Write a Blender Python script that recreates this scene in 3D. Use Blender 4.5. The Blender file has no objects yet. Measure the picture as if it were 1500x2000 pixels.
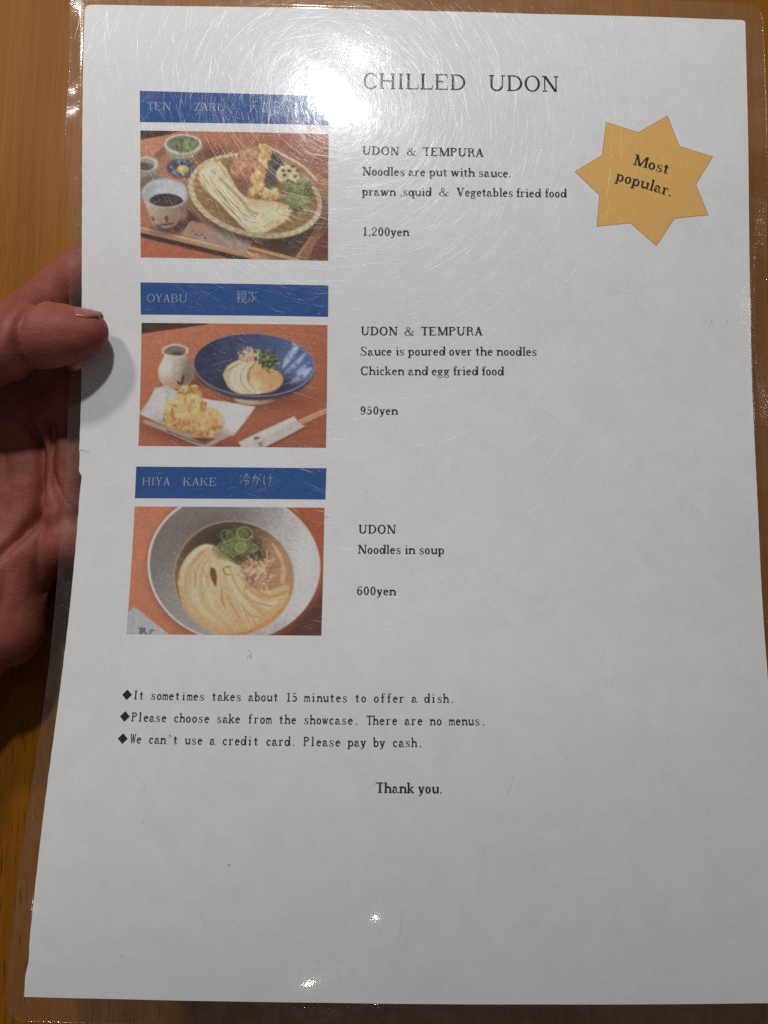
import bpy, math, random
import numpy as np
from mathutils import Matrix, Vector

random.seed(7)
rng = np.random.default_rng(7)
scene = bpy.context.scene
COL = scene.collection

# ---------------------------------------------------------------- camera (a phone held over the page)
FOCAL = 1603.992                                   # in pixels of a frame 2000 high
cam_data = bpy.data.cameras.new('phone_camera')
cam_data.sensor_fit = 'VERTICAL'
cam_data.sensor_height = 24.0
cam_data.sensor_width = 18.0
cam_data.lens = 24.0 * FOCAL / 2000
cam_data.clip_start = .01
cam_data.clip_end = 20
cam = bpy.data.objects.new('phone_camera', cam_data)
COL.objects.link(cam)
cam.matrix_world = Matrix.Translation((.00885, -.03785, .28881)) @ Matrix((
    (.99749, -.00535, .07059), (.01280, .99429, -.10597), (-.06962, .10661, .99186))).to_4x4()
scene.camera = cam

# ---------------------------------------------------------------- light: a dim room under ceiling downlights
world = bpy.data.worlds.new('World')
scene.world = world
world.use_nodes = True
bg = world.node_tree.nodes['Background']
bg.inputs['Color'].default_value = (1.0, .97, .95, 1)
bg.inputs['Strength'].default_value = .075

def downlight(pos, radius, radiance, colour, aim=(0, 0, .05)):
    d = bpy.data.lights.new('downlight', 'AREA')
    d.shape = 'DISK'
    d.size = radius * 2
    d.energy = radiance * math.pi * math.pi * radius ** 2
    d.color = colour
    o = bpy.data.objects.new('downlight', d)
    COL.objects.link(o)
    o.location = pos
    o.rotation_euler = (Vector(aim) - Vector(pos)).to_track_quat('-Z', 'Y').to_euler()
    return o

downlight((-.0235, .390, .547), .0190, 470, (1.0, .998, .99))
downlight((.0097, .464, .547), .0062, 240, (.84, .92, 1.0))
downlight((-.350, .480, .550), .034, 140, (1.0, .97, .91))
downlight((-.470, -.210, .856), .014, 20, (1.0, .93, .82))
downlight((.678, .297, .817), .027, 12, (1.0, .90, .76))
downlight((.040, -.393, .856), .0045, 90, (1.0, .90, .76))
downlight((-.031, -.507, .857), .0045, 90, (1.0, .90, .76))

vs = scene.view_settings
vs.view_transform = 'Standard'
vs.look = 'None'
vs.exposure = .06
vs.gamma = 1
vs.use_curve_mapping = False
scene.cycles.transparent_max_bounces = 24
scene.cycles.caustics_reflective = False
scene.cycles.caustics_refractive = False
scene.cycles.sample_clamp_indirect = 3
scene.cycles.use_denoising = False

# ---------------------------------------------------------------- helpers
def lin(c):
    """0-255 display colour to linear"""
    c = np.asarray(c, float) / 255
    return np.where(c <= .04045, c / 12.92, ((c + .055) / 1.055) ** 2.4)

class Nodes:
    def __init__(self, name):
        self.m = bpy.data.materials.new(name)
        self.m.use_nodes = True
        self.t = self.m.node_tree
        self.t.nodes.clear()
        self.out = self.n('ShaderNodeOutputMaterial')
    def n(self, kind, **kw):
        x = self.t.nodes.new(kind)
        for k, v in kw.items():
            if k in x.inputs: self.put(x.inputs[k], v)
            else: setattr(x, k, v)
        return x
    def put(self, sock, v):
        if hasattr(v, 'is_output'): self.t.links.new(v, sock)
        elif hasattr(v, 'outputs'): self.t.links.new(v.outputs[0], sock)
        else:
            if sock.type == 'RGBA' and len(v) == 3: v = (*v, 1)
            sock.default_value = v
    def noise(self, vec, scale, detail=3, rough=.5, dist=0):
        return self.n('ShaderNodeTexNoise', Vector=vec, Scale=scale, Detail=detail, Roughness=rough, Distortion=dist).outputs['Fac']
    def mapped(self, scale=(1, 1, 1), rot=(0, 0, 0), coord='Object'):
        tc = self.n('ShaderNodeTexCoord')
        return self.n('ShaderNodeMapping', Vector=tc.outputs[coord], Scale=scale, Rotation=rot).outputs[0]
    def ramp(self, fac, stops):
        r = self.n('ShaderNodeValToRGB', Fac=fac)
        el = r.color_ramp.elements
        while len(el) < len(stops): el.new(.5)
        for e, (p, c) in zip(el, stops):
            e.position = p
            e.color = (*c, 1) if len(c) == 3 else c
        return r.outputs[0]
    def math(self, op, a, b=0.0, c=0.0):
        x = self.n('ShaderNodeMath', operation=op)
        for i, v in enumerate((a, b, c)): self.put(x.inputs[i], v)
        return x.outputs[0]
    def mix(self, fac, a, b, blend='MIX'):
        x = self.n('ShaderNodeMix', data_type='RGBA', blend_type=blend)
        self.put(x.inputs[0], fac); self.put(x.inputs[6], a); self.put(x.inputs[7], b)
        return x.outputs[2]
    def shaders(self, fac, a, b):
        x = self.n('ShaderNodeMixShader')
        self.put(x.inputs[0], fac); self.put(x.inputs[1], a); self.put(x.inputs[2], b)
        return x.outputs[0]
    def done(self, s):
        self.put(self.out.inputs['Surface'], s)
        return self.m

def mesh_obj(name, verts, faces, mat, parent=None, smooth=False, mats=None, idx=None):
    me = bpy.data.meshes.new(name)
    me.from_pydata([tuple(map(float, v)) for v in verts], [], [tuple(map(int, f)) for f in faces])
    for m in (mats or [mat]): me.materials.append(m)
    if idx is not None: me.polygons.foreach_set('material_index', np.asarray(idx, np.int32))
    if smooth: me.polygons.foreach_set('use_smooth', np.ones(len(me.polygons), bool))
    me.update()
    o = bpy.data.objects.new(name, me)
    COL.objects.link(o)
    if parent: o.parent = parent
    return o

def grid_faces(nr, nc, base=0):
    i, j = np.meshgrid(np.arange(nr - 1), np.arange(nc - 1), indexing='ij')
    a = (i * nc + j).ravel() + base
    return np.stack([a, a + nc, a + nc + 1, a + 1], 1)
# ---------------------------------------------------------------- the bent sheet (mm: u to the right, v down the page, h above the paper)
PW, PH = 210.0, 297.0
BEND_V = np.array([0, 100, 200, 297.0])
BEND_A = np.array([0, -.0924, .16217, -.0283])                       # slope of the page along v
EDGE_V = np.array([0, 80, 150, 220, 297.0])
TWIST = np.array([-.87185, -.68693, -.39422, -.50345, -.82598])
BOW = np.array([-.05807, -.34135, -.32053, -.64872, -.18488])
TABLE_GAP = 46.0
_v = np.arange(-12, 312.0)
_a = np.interp(_v, BEND_V, BEND_A)
_cy = np.concatenate([[0], np.cumsum((np.cos(_a[1:]) + np.cos(_a[:-1])) / 2)])
_cz = np.concatenate([[0], np.cumsum((np.sin(_a[1:]) + np.sin(_a[:-1])) / 2)])
_cy -= _cy[12]
_cz -= _cz[12]

def smooth_knots(v, xs, ys):
    """interpolation of a few knots, smoothed so the page has no creases"""
    return sum(np.interp(v + d, xs, ys) for d in (-18, -9, 0, 9, 18)) / 5

def sheet_flat(u, v):
    u, v = np.asarray(u, float), np.asarray(v, float)
    z = np.interp(v, _v, _cz) + smooth_knots(v, EDGE_V, TWIST) * (u - PW / 2) / 10 + smooth_knots(v, EDGE_V, BOW) * ((u - PW / 2) / 105) ** 2 * 10
    z = z + .10 * np.sin(u / 13 + v / 21 + .6) * np.sin(v / 15 - u / 34) + .05 * np.sin(u / 6.1 - v / 9.3) * np.sin(u / 19 + 1)     # faint ripples
    return np.stack([u - PW / 2 + 0 * v, PH / 2 - np.interp(v, _v, _cy) + 0 * u, z], -1)

def sheet_normal(u, v):
    e = .5
    a = sheet_flat(np.asarray(u) + e, v) - sheet_flat(np.asarray(u) - e, v)
    b = sheet_flat(u, np.asarray(v) - e) - sheet_flat(u, np.asarray(v) + e)
    n = np.cross(a, b)
    return n / np.linalg.norm(n, axis=-1, keepdims=True)

def sheet(u, v, h=0.0):
    """world position (metres) of page point u, v at height h mm above the paper"""
    p = sheet_flat(u, v) + sheet_normal(u, v) * np.asarray(h, float)[..., None]
    p[..., 2] += TABLE_GAP
    return p / 1000
# ---------------------------------------------------------------- lettering
# a roman with bracketless slab serifs, drawn from stems, bowls and swelling strokes (1000 units per em)
XH, CAP, ASC = 465.0, 722.0, 740.0
ST, HL, SR = 82.0, 40.0, 36.0          # stem, hairline, serif thickness

def p_rect(x0, y0, x1, y1):
    return [[(x0, y0), (x1, y0), (x1, y1), (x0, y1)]]

def p_bowl(cx, cy, rx, ry, a0=0, a1=360, th=None, tv=None, n=22):
    th = ST if th is None else th
    tv = HL if tv is None else tv
    out = []
    for i in range(n):
        q = []
        for k, r in ((i, 1), (i + 1, 1), (i + 1, 0), (i, 0)):
            a = math.radians(a0 + (a1 - a0) * k / n)
            ex, ey = (rx, ry) if r else (rx - th, ry - tv)
            q.append((cx + ex * math.cos(a), cy + ey * math.sin(a)))
        out.append(q)
    return out

def p_diag(x0, y0, x1, y1, w):
    return [[(x0 - w / 2, y0), (x0 + w / 2, y0), (x1 + w / 2, y1), (x1 - w / 2, y1)]]

def p_dot(cx, cy, r, n=12):
    return [[(cx + r * math.cos(2 * math.pi * i / n), cy + r * math.sin(2 * math.pi * i / n)) for i in range(n)]]

def smooth_line(pts, per=6):
    P = [np.array(p, float) for p in pts]
    if len(P) < 3:
        return [P[0] + (P[-1] - P[0]) * i / per for i in range(per + 1)]
    P = [2 * P[0] - P[1]] + P + [2 * P[-1] - P[-2]]
    out = []
    for i in range(1, len(P) - 2):
        a, b, c, d = P[i - 1:i + 3]
        for k in range(per):
            t = k / per
            out.append(.5 * (2 * b + (c - a) * t + (2 * a - 5 * b + 4 * c - d) * t * t + (3 * b - a - 3 * c + d) * t ** 3))
    out.append(P[-2])
    return out

def p_curve(*pts):                      # (x, y, width) triples
    S = smooth_line(pts)
    L, R = [], []
    for i, s in enumerate(S):
        d = (S[min(i + 1, len(S) - 1)] - S[max(i - 1, 0)])[:2]
        d = d / (np.hypot(*d) + 1e-9)
        nrm = np.array([-d[1], d[0]]) * s[2] / 2
        L.append(tuple(s[:2] + nrm))
        R.append(tuple(s[:2] - nrm))
    return [[L[i], R[i], R[i + 1], L[i + 1]] for i in range(len(S) - 1)]

def p_stem(x, y0, y1, sb=1, st=0, w=None, o=46):
    w = ST if w is None else w
    out = p_rect(x, y0, x + w, y1)
    if sb: out += p_rect(x - o, y0, x + w + o, y0 + SR)
    if st == 1: out += p_rect(x - o, y1 - SR, x + w + o, y1)
    if st == 2: out += [[(x - o - 6, y1 - SR - 14), (x + 4, y1 - SR - 4), (x + 4, y1), (x - o - 6, y1 - 14)]]
    return out

def make_font(stem=82.0, hair=40.0):
    global ST, HL, SR
    ST, HL, SR = stem, hair, hair * .92
    CS = ST * 1.1                       # capital stem
    G = {}
    def g(ch, adv, *ps):
        G[ch] = (adv, [q for p in ps for q in p])
    def arch(x, w=345):                 # right half of n, m, h: from the stem at x
        cx = x + ST + (w - ST) / 2
        return p_bowl(cx, 300, (w - ST) / 2 + ST * .98, 172, 0, 165, ST, HL * 1.5) + p_rect(x + w, 0, x + w + ST, 302) + p_rect(x + w - 40, 0, x + w + ST + 46, SR)
    g(' ', 278)
    g('n', 611, p_stem(80, 0, XH, 1, 2), arch(80, 350))
    g('m', 889, p_stem(75, 0, XH, 1, 2), arch(75, 320), arch(395, 320))
    g('h', 611, p_stem(80, 0, ASC, 1, 2), arch(80, 350))
    g('r', 444, p_stem(80, 0, XH, 1, 2), p_curve((150, 300, 38), (215, 420, 44), (300, 455, 50), (355, 425, 50)), p_dot(350, 402, 54))
    g('u', 611, p_rect(85, 165, 85 + ST, XH), p_rect(25, XH - SR, 90, XH), p_bowl(258, 165, 173, 178, 180, 345, ST, HL * 1.5),
      p_rect(430, 0, 430 + ST, XH), p_rect(375, XH - SR, 435, XH), p_rect(505, 0, 570, SR))
    g('i', 315, p_stem(115, 0, XH, 1, 2), p_dot(152, 640, 56))
    g('l', 315, p_stem(115, 0, ASC, 1, 2))
    g('o', 500, p_bowl(250, 232, 216, 246))
    g('b', 556, p_rect(75, 0, 75 + ST, ASC), p_rect(22, ASC - SR, 80, ASC), p_bowl(300, 232, 222, 246))
    g('d', 574, p_rect(420, 0, 420 + ST, ASC), p_rect(360, ASC - SR, 425, ASC), p_rect(495, 0, 560, SR), p_bowl(260, 232, 222, 246))
    g('p', 574, p_stem(75, -205, XH, 1, 2), p_bowl(310, 232, 222, 246))
    g('q', 556, p_stem(410, -205, XH, 1, 0), p_bowl(255, 232, 222, 246))
    g('c', 444, p_bowl(250, 232, 216, 246, 52, 318), p_dot(352, 355, 56))
    g('e', 500, p_bowl(252, 232, 216, 246, 2, 318), p_rect(80, 232, 455, 232 + HL))
    g('a', 556, p_bowl(240, 310, 165, 168, 0, 155, ST, HL * 1.2), p_dot(112, 352, 54), p_rect(323, 90, 405, 315),
      p_bowl(205, 128, 172, 140, 60, 320, ST, HL), p_curve((405, 100, ST), (440, 26, 60), (520, 30, 34), (548, 70, 26)))
    g('s', 463, p_curve((388, 340, 30), (335, 425, 42), (225, 452, 46), (115, 395, 74), (135, 300, 88), (250, 238, 92), (360, 170, 86), (370, 75, 74), (240, 10, 46), (115, 50, 42), (62, 150, 30)),
      p_rect(378, 320, 402, 465), p_rect(48, 0, 72, 150))
    g('g', 537, p_bowl(240, 310, 185, 168), p_bowl(245, -75, 220, 132, 0, 360, 60, 46), p_curve((170, 165, 34), (95, 110, 46), (130, 50, 66), (300, 48, 80), (420, 20, 70)),
      p_curve((390, 400, 34), (450, 455, 40), (500, 450, 40)), p_dot(490, 425, 42))
    g('t', 389, p_rect(115, 100, 115 + ST, 600), p_rect(25, XH - SR, 335, XH), p_curve((156, 120, ST), (180, 35, 66), (260, 15, 46), (330, 70, 34), (340, 140, 28)), p_curve((60, 440, 26), (130, 520, 36), (160, 600, 40)))
    g('f', 333, p_stem(100, 0, 600, 1, 0), p_rect(22, XH - SR, 300, XH), p_curve((141, 560, ST), (165, 680, 64), (235, 728, 46), (310, 700, 46)), p_dot(318, 672, 50))
    g('k', 593, p_stem(75, 0, ASC, 1, 2), p_diag(160, 175, 440, XH - 10, HL * 1.3), p_diag(285, 270, 480, 0, ST * 1.1), p_rect(330, XH - SR, 530, XH), p_rect(400, 0, 580, SR))
    def v(x0, x1, xm, y0=0, y1=XH):
        return p_diag(x0, y1, xm, y0, ST * 1.12) + p_diag(x1, y1, xm + 10, y0, HL * 1.1)
    g('v', 537, v(110, 425, 265), p_rect(25, XH - SR, 225, XH), p_rect(330, XH - SR, 515, XH))
    g('w', 778, v(110, 395, 255), v(375, 665, 525), p_rect(25, XH - SR, 220, XH), p_rect(290, XH - SR, 460, XH), p_rect(575, XH - SR, 755, XH))
    g('y', 537, p_diag(110, XH, 275, 0, ST * 1.12), p_curve((430, XH, HL * 1.1), (280, 0, HL * 1.3), (215, -130, 44), (130, -185, 46)), p_dot(110, -150, 50), p_rect(25, XH - SR, 225, XH), p_rect(335, XH - SR, 520, XH))
    g('.', 278, p_dot(138, 52, 58))
    g(',', 278, p_dot(138, 52, 58), p_curve((180, 50, 40), (170, -50, 36), (105, -125, 22)))
    g("'", 278, p_dot(150, 660, 62), p_curve((195, 655, 40), (185, 570, 36), (115, 500, 22)))
    # capitals
    def cst(x, **k): return p_stem(x, 0, CAP, 1, 1, CS, 52)
    g('I', 407, cst(155))
    g('H', 833, cst(105), cst(630), p_rect(190, 345, 640, 345 + HL))
    g('L', 667, cst(105), p_rect(105, 0, 600, SR), p_curve((560, 30, 36), (595, 90, 34), (608, 230, 20)))
    g('E', 722, cst(105), p_rect(105, 0, 630, SR), p_rect(105, CAP - SR, 610, CAP), p_rect(190, 352, 430, 352 + HL), p_rect(415, 265, 445, 475),
      p_curve((590, 30, 36), (630, 90, 32), (648, 220, 20)), p_curve((570, 690, 36), (605, 640, 32), (618, 525, 20)))
    g('T', 667, p_stem(290, 0, CAP, 1, 0, CS, 60), p_rect(40, CAP - SR, 630, CAP), p_curve((75, 700, 36), (48, 630, 32), (36, 510, 20)), p_curve((595, 700, 36), (622, 630, 32), (634, 510, 20)))
    g('D', 778, cst(105), p_bowl(330, 361, 395, 361, -90, 90, CS, SR * 1.05), p_rect(150, 0, 335, SR), p_rect(150, CAP - SR, 335, CAP))
    g('O', 778, p_bowl(389, 361, 345, 377, 0, 360, CS, HL, 30))
    g('C', 722, p_bowl(385, 361, 345, 377, 40, 318, CS, HL, 30), p_rect(610, 480, 640, 722), p_curve((640, 110, 36), (672, 190, 30), (680, 235, 20)))
    g('U', 815, p_stem(120, 230, CAP, 0, 1, CS, 60), p_bowl(402, 230, 282, 246, 180, 360, CS * .95, HL * 1.2), p_rect(684 - HL, 225, 684, CAP), p_rect(575, CAP - SR, 780, CAP))
    g('N', 815, p_stem(135, 0, CAP, 1, 0, HL, 75), p_stem(640, 0, CAP, 0, 1, HL, 75), p_diag(170, CAP, 655, 0, CS * 1.25), p_rect(40, CAP - SR, 180, CAP))
    g('M', 944, p_stem(120, 0, CAP, 1, 0, HL, 70), p_stem(745, 0, CAP, 1, 0, CS, 55), p_diag(165, CAP, 470, 10, CS * 1.2), p_diag(775, CAP, 470, 10, HL * 1.2), p_rect(35, CAP - SR, 180, CAP), p_rect(760, CAP - SR, 905, CAP))
    g('P', 667, cst(105), p_bowl(350, 535, 265, 187, -90, 90, CS, SR), p_rect(180, CAP - SR, 352, CAP), p_rect(180, 348, 352, 348 + SR))
    g('R', 722, cst(105), p_bowl(350, 540, 250, 182, -90, 90, CS, SR), p_rect(180, CAP - SR, 352, CAP), p_rect(180, 358, 352, 358 + SR),
      p_curve((380, 370, 40), (500, 320, 80), (535, 200, 92), (560, 60, 78), (630, 10, 44), (700, 70, 28)))
    g('B', 722, cst(105), p_bowl(350, 545, 225, 177, -90, 90, CS, SR), p_bowl(360, 197, 285, 197, -90, 90, CS, SR), p_rect(180, CAP - SR, 352, CAP), p_rect(180, 360, 362, 360 + SR), p_rect(180, 0, 362, SR))
    g('A', 722, p_diag(350, CAP, 585, 0, CS * 1.2), p_diag(345, CAP - 20, 125, 0, HL * 1.2), p_rect(190, 225, 520, 225 + HL), p_rect(25, 0, 235, SR), p_rect(465, 0, 705, SR))
    g('V', 722, p_diag(135, CAP, 370, 0, CS * 1.2), p_diag(590, CAP, 375, 10, HL * 1.2), p_rect(20, CAP - SR, 265, CAP), p_rect(490, CAP - SR, 700, CAP))
    g('W', 981, p_diag(130, CAP, 315, 0, CS * 1.15), p_diag(500, CAP, 330, 10, HL * 1.2), p_diag(490, CAP, 675, 0, CS * 1.15), p_diag(850, CAP, 690, 10, HL * 1.2), p_rect(20, CAP - SR, 250, CAP), p_rect(400, CAP - SR, 590, CAP), p_rect(755, CAP - SR, 960, CAP))
    g('Y', 704, p_stem(305, 0, 330, 1, 0, CS, 60), p_diag(130, CAP, 350, 290, CS * 1.15), p_diag(580, CAP, 365, 310, HL * 1.2), p_rect(15, CAP - SR, 255, CAP), p_rect(480, CAP - SR, 690, CAP))
    g('K', 778, cst(105), p_diag(185, 260, 610, CAP - 10, HL * 1.2), p_diag(340, 420, 625, 0, CS * 1.15), p_rect(500, CAP - SR, 715, CAP), p_rect(500, 0, 765, SR))
    g('S', 630, p_curve((520, 540, 28), (450, 665, 44), (310, 708, 44), (155, 630, 86), (160, 485, 98), (310, 390, 104), (480, 290, 102), (500, 140, 90), (330, 12, 46), (160, 60, 44), (85, 210, 28)), p_rect(510, 510, 538, 735), p_rect(66, -10, 94, 215))
    g('Z', 611, p_diag(120, 0, 480, CAP, CS * 1.2), p_rect(60, CAP - SR, 530, CAP), p_rect(60, 0, 550, SR), p_rect(532, 0, 560, 200), p_rect(60, 530, 86, CAP))
    g('&', 815, p_bowl(330, 560, 140, 165, 0, 360, 62, 40), p_bowl(280, 190, 225, 205, 70, 300, 84, 44), p_curve((240, 480, 70), (400, 250, 88), (560, 60, 80), (680, 15, 46), (750, 70, 28)),
      p_curve((300, 400, 40), (400, 460, 34), (430, 520, 34)), p_curve((320, 15, 44), (500, 60, 40), (600, 200, 36), (660, 350, 34)), p_rect(560, 340, 760, 372))
    g('0', 556, p_bowl(278, 348, 222, 362, 0, 360, ST, HL))
    g('1', 556, p_stem(245, 0, 705, 1, 0, ST, 95), p_curve((110, 610, 30), (200, 640, 34), (260, 690, 40)))
    g('2', 556, p_curve((110, 520, 60), (135, 640, 46), (270, 690, 48), (420, 610, 84), (425, 460, 84), (300, 300, 62), (120, 120, 50), (75, 30, 50)), p_dot(120, 515, 52), p_curve((75, 45, 80), (200, 70, 84), (350, 42, 84), (450, 60, 50), (480, 160, 26)))
    g('5', 556, p_rect(118, 380, 150, 690), p_curve((130, 672, 60), (260, 640, 62), (430, 690, 40)), p_bowl(265, 225, 222, 235, -140, 130, ST, HL * 1.1), p_dot(105, 110, 52))
    g('6', 556, p_bowl(285, 225, 220, 237, 0, 360, ST, HL), p_curve((110, 220, 84), (120, 440, 84), (220, 640, 54), (360, 692, 44), (440, 640, 40)), p_dot(435, 615, 50))
    g('9', 556, p_bowl(270, 475, 220, 232, 0, 360, ST, HL), p_curve((448, 480, 84), (440, 260, 84), (340, 60, 54), (200, 5, 44), (115, 60, 40)), p_dot(118, 85, 50))
    return G

# brush strokes of the Japanese lettering, 100 units square: (x, y) runs, y up; thickness by direction
KANJI = {
 '親': [[(22, 96), (22, 86)], [(6, 84), (42, 84)], [(14, 80), (17, 66)], [(34, 80), (30, 66)], [(3, 64), (46, 64)], [(8, 46), (44, 46)],
       [(25, 63), (25, 8), (19, 12)], [(24, 45), (6, 18)], [(27, 42), (42, 24)], [(54, 90), (54, 34)], [(54, 90), (90, 90)], [(90, 90), (90, 34)],
       [(54, 72), (90, 72)], [(54, 53), (90, 53)], [(54, 35), (90, 35)], [(64, 34), (60, 14), (46, 2)], [(76, 34), (76, 8), (84, 4), (96, 5), (97, 18)]],
 'ぶ': [[(36, 88), (52, 76), (44, 66)], [(44, 66), (56, 44), (54, 22), (40, 12), (32, 22)], [(26, 42), (14, 24), (8, 12)], [(66, 44), (84, 24)], [(74, 86), (80, 76)], [(86, 92), (92, 82)]],
 '冷': [[(10, 84), (20, 70)], [(6, 20), (24, 50)], [(60, 96), (48, 72), (30, 54)], [(60, 96), (76, 74), (97, 58)], [(48, 62), (74, 62)], [(40, 44), (82, 44)], [(82, 44), (80, 22), (72, 18)], [(60, 44), (60, 0)]],
 'が': [[(8, 64), (50, 70), (60, 56), (54, 22), (42, 12)], [(36, 92), (28, 50), (10, 12)], [(70, 66), (86, 40)], [(74, 90), (80, 80)], [(86, 94), (92, 84)]],
 'け': [[(16, 88), (11, 50), (18, 14), (24, 28)], [(40, 64), (92, 68)], [(70, 92), (72, 40), (56, 6)]],
 '天': [[(14, 86), (86, 86)], [(6, 54), (94, 54)], [(50, 86), (46, 46), (8, 4)], [(52, 52), (68, 22), (96, 4)]],
 'ざ': [[(12, 70), (70, 78)], [(38, 94), (52, 66), (64, 48)], [(24, 38), (26, 16), (48, 8), (72, 10)], [(76, 92), (82, 82)], [(88, 96), (94, 86)]],
 'る': [[(22, 86), (72, 86), (24, 36)], [(24, 36), (58, 54), (82, 40), (74, 12), (44, 4), (34, 14), (46, 24), (62, 12)]],
}
def kanji_polys(ch):
    out = []
    for run in KANJI[ch]:
        dx, dy = run[-1][0] - run[0][0], run[-1][1] - run[0][1]
        w = 3.0 if abs(dy) < .2 * abs(dx) else 4.8
        pts = [(x * 10, y * 10, (w - (2.5 if i == len(run) - 1 and w > 4 else 0)) * 10) for i, (x, y) in enumerate(run)]
        out += p_curve(*pts) if len(pts) > 2 else p_curve(pts[0], tuple((np.array(pts[0]) + np.array(pts[1])) / 2), pts[1])
    return out
# ---------------------------------------------------------------- the wooden table
def mat_wood():
    k = Nodes('oiled_wood')
    lean = (0, 0, math.radians(9))
    p = k.mapped((1, 1, 1), lean)
    broad = k.noise(k.mapped((22, 1.6, 1), lean), 1.0, 4, .6, .8)
    fine = k.noise(k.mapped((650, 16, 1), lean), 1.0, 3, .6, .3)
    pore = k.noise(k.mapped((1500, 95, 1), (0, 0, math.radians(16))), 1.0, 2, .5, .2)
    sep = k.n('ShaderNodeSeparateXYZ', Vector=p)
    patch = k.noise(p, 9, 3, .5)
    c = k.ramp(broad, [(.25, (.215, .074, .0035)), (.5, (.285, .102, .005)), (.75, (.345, .13, .008))])
    c = k.mix(k.math('MULTIPLY', k.ramp(fine, [(.35, (0, 0, 0)), (.72, (1, 1, 1))]), .50), c, (.165, .055, .003))
    pm = k.math('MULTIPLY', k.ramp(pore, [(.585, (0, 0, 0)), (.66, (1, 1, 1))]), k.ramp(k.math('MULTIPLY_ADD', sep.outputs['Y'], -1.1, patch), [(.40, (0, 0, 0)), (.66, (1, 1, 1))]))
    c = k.mix(k.math('MULTIPLY', pm, .75), c, (.055, .018, .004))
    b1 = k.n('ShaderNodeBump', Strength=.35, Distance=.0003, Height=fine)
    b2 = k.n('ShaderNodeBump', Strength=-.6, Distance=.0004, Height=pm, Normal=b1)
    return k.done(k.n('ShaderNodeBsdfPrincipled', **{'Base Color': c, 'Roughness': .46, 'Specular IOR Level': .14, 'Normal': b2}).outputs[0])
def box_bevel(x0, x1, y0, y1, z0, z1, r):
    """slab with a rounded top edge"""
    ring = lambda i, z: [(x0 + i, y0 + i, z), (x1 - i, y0 + i, z), (x1 - i, y1 - i, z), (x0 + i, y1 - i, z)]
    prof = [(0, z0)] + [(r - r * math.cos(a), z1 - r + r * math.sin(a)) for a in np.linspace(0, math.pi / 2, 6)]
    vt = [p for i, z in prof for p in ring(i, z)]
    fs = [(3, 2, 1, 0)]
    for s in range(len(prof) - 1):
        for j in range(4):
            a, b = s * 4 + j, s * 4 + (j + 1) % 4
            fs.append((a, b, b + 4, a + 4))
    m = (len(prof) - 1) * 4
    fs.append((m, m + 1, m + 2, m + 3))
    return vt, fs
vt, fs = box_bevel(-.62, .62, -.42, .42, -.03, 0, .004)
table = mesh_obj('wooden_table', vt, fs, mat_wood())
table['label'] = 'orange-brown wooden table with vertical grain and dark pores under the menu'
table['category'] = 'table'
# ---------------------------------------------------------------- materials of the menu
def mat_paper():
    k = Nodes('menu_paper')
    p = k.mapped()
    mott = k.noise(p, 55, 4, .6)
    fib = k.noise(k.mapped((1, 3, 1)), 900, 2, .6)
    c = k.mix(mott, (.812, .818, .846), (.83, .838, .868))
    c = k.mix(k.math('MULTIPLY', fib, .16), c, (.60, .60, .60))
    b = k.n('ShaderNodeBump', Strength=.05, Distance=.0002, Height=fib)
    return k.done(k.n('ShaderNodeBsdfPrincipled', **{'Base Color': c, 'Roughness': .75, 'Specular IOR Level': .2, 'Normal': b}).outputs[0])

def mat_ink(name, col, grain=.25):
    k = Nodes(name)
    n = k.noise(k.mapped(), 2200, 2, .7)
    n2 = k.noise(k.mapped(), 160, 3, .6)
    lighter = tuple(min(1, c + grain * (.09 + c * .5)) for c in col)
    c = k.mix(k.math('MULTIPLY', n, n2), col, lighter)
    return k.done(k.n('ShaderNodeBsdfPrincipled', **{'Base Color': c, 'Roughness': .7, 'Specular IOR Level': .15}).outputs[0])

def mat_print():
    k = Nodes('printed_picture')
    a = k.n('ShaderNodeVertexColor', layer_name='print')
    n = k.noise(k.mapped(), 2600, 1, .5)
    c = k.mix(k.math('MULTIPLY', n, .07), a.outputs[0], (.30, .28, .27))
    return k.done(k.n('ShaderNodeBsdfPrincipled', **{'Base Color': c, 'Roughness': .7, 'Specular IOR Level': .15}).outputs[0])

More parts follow.
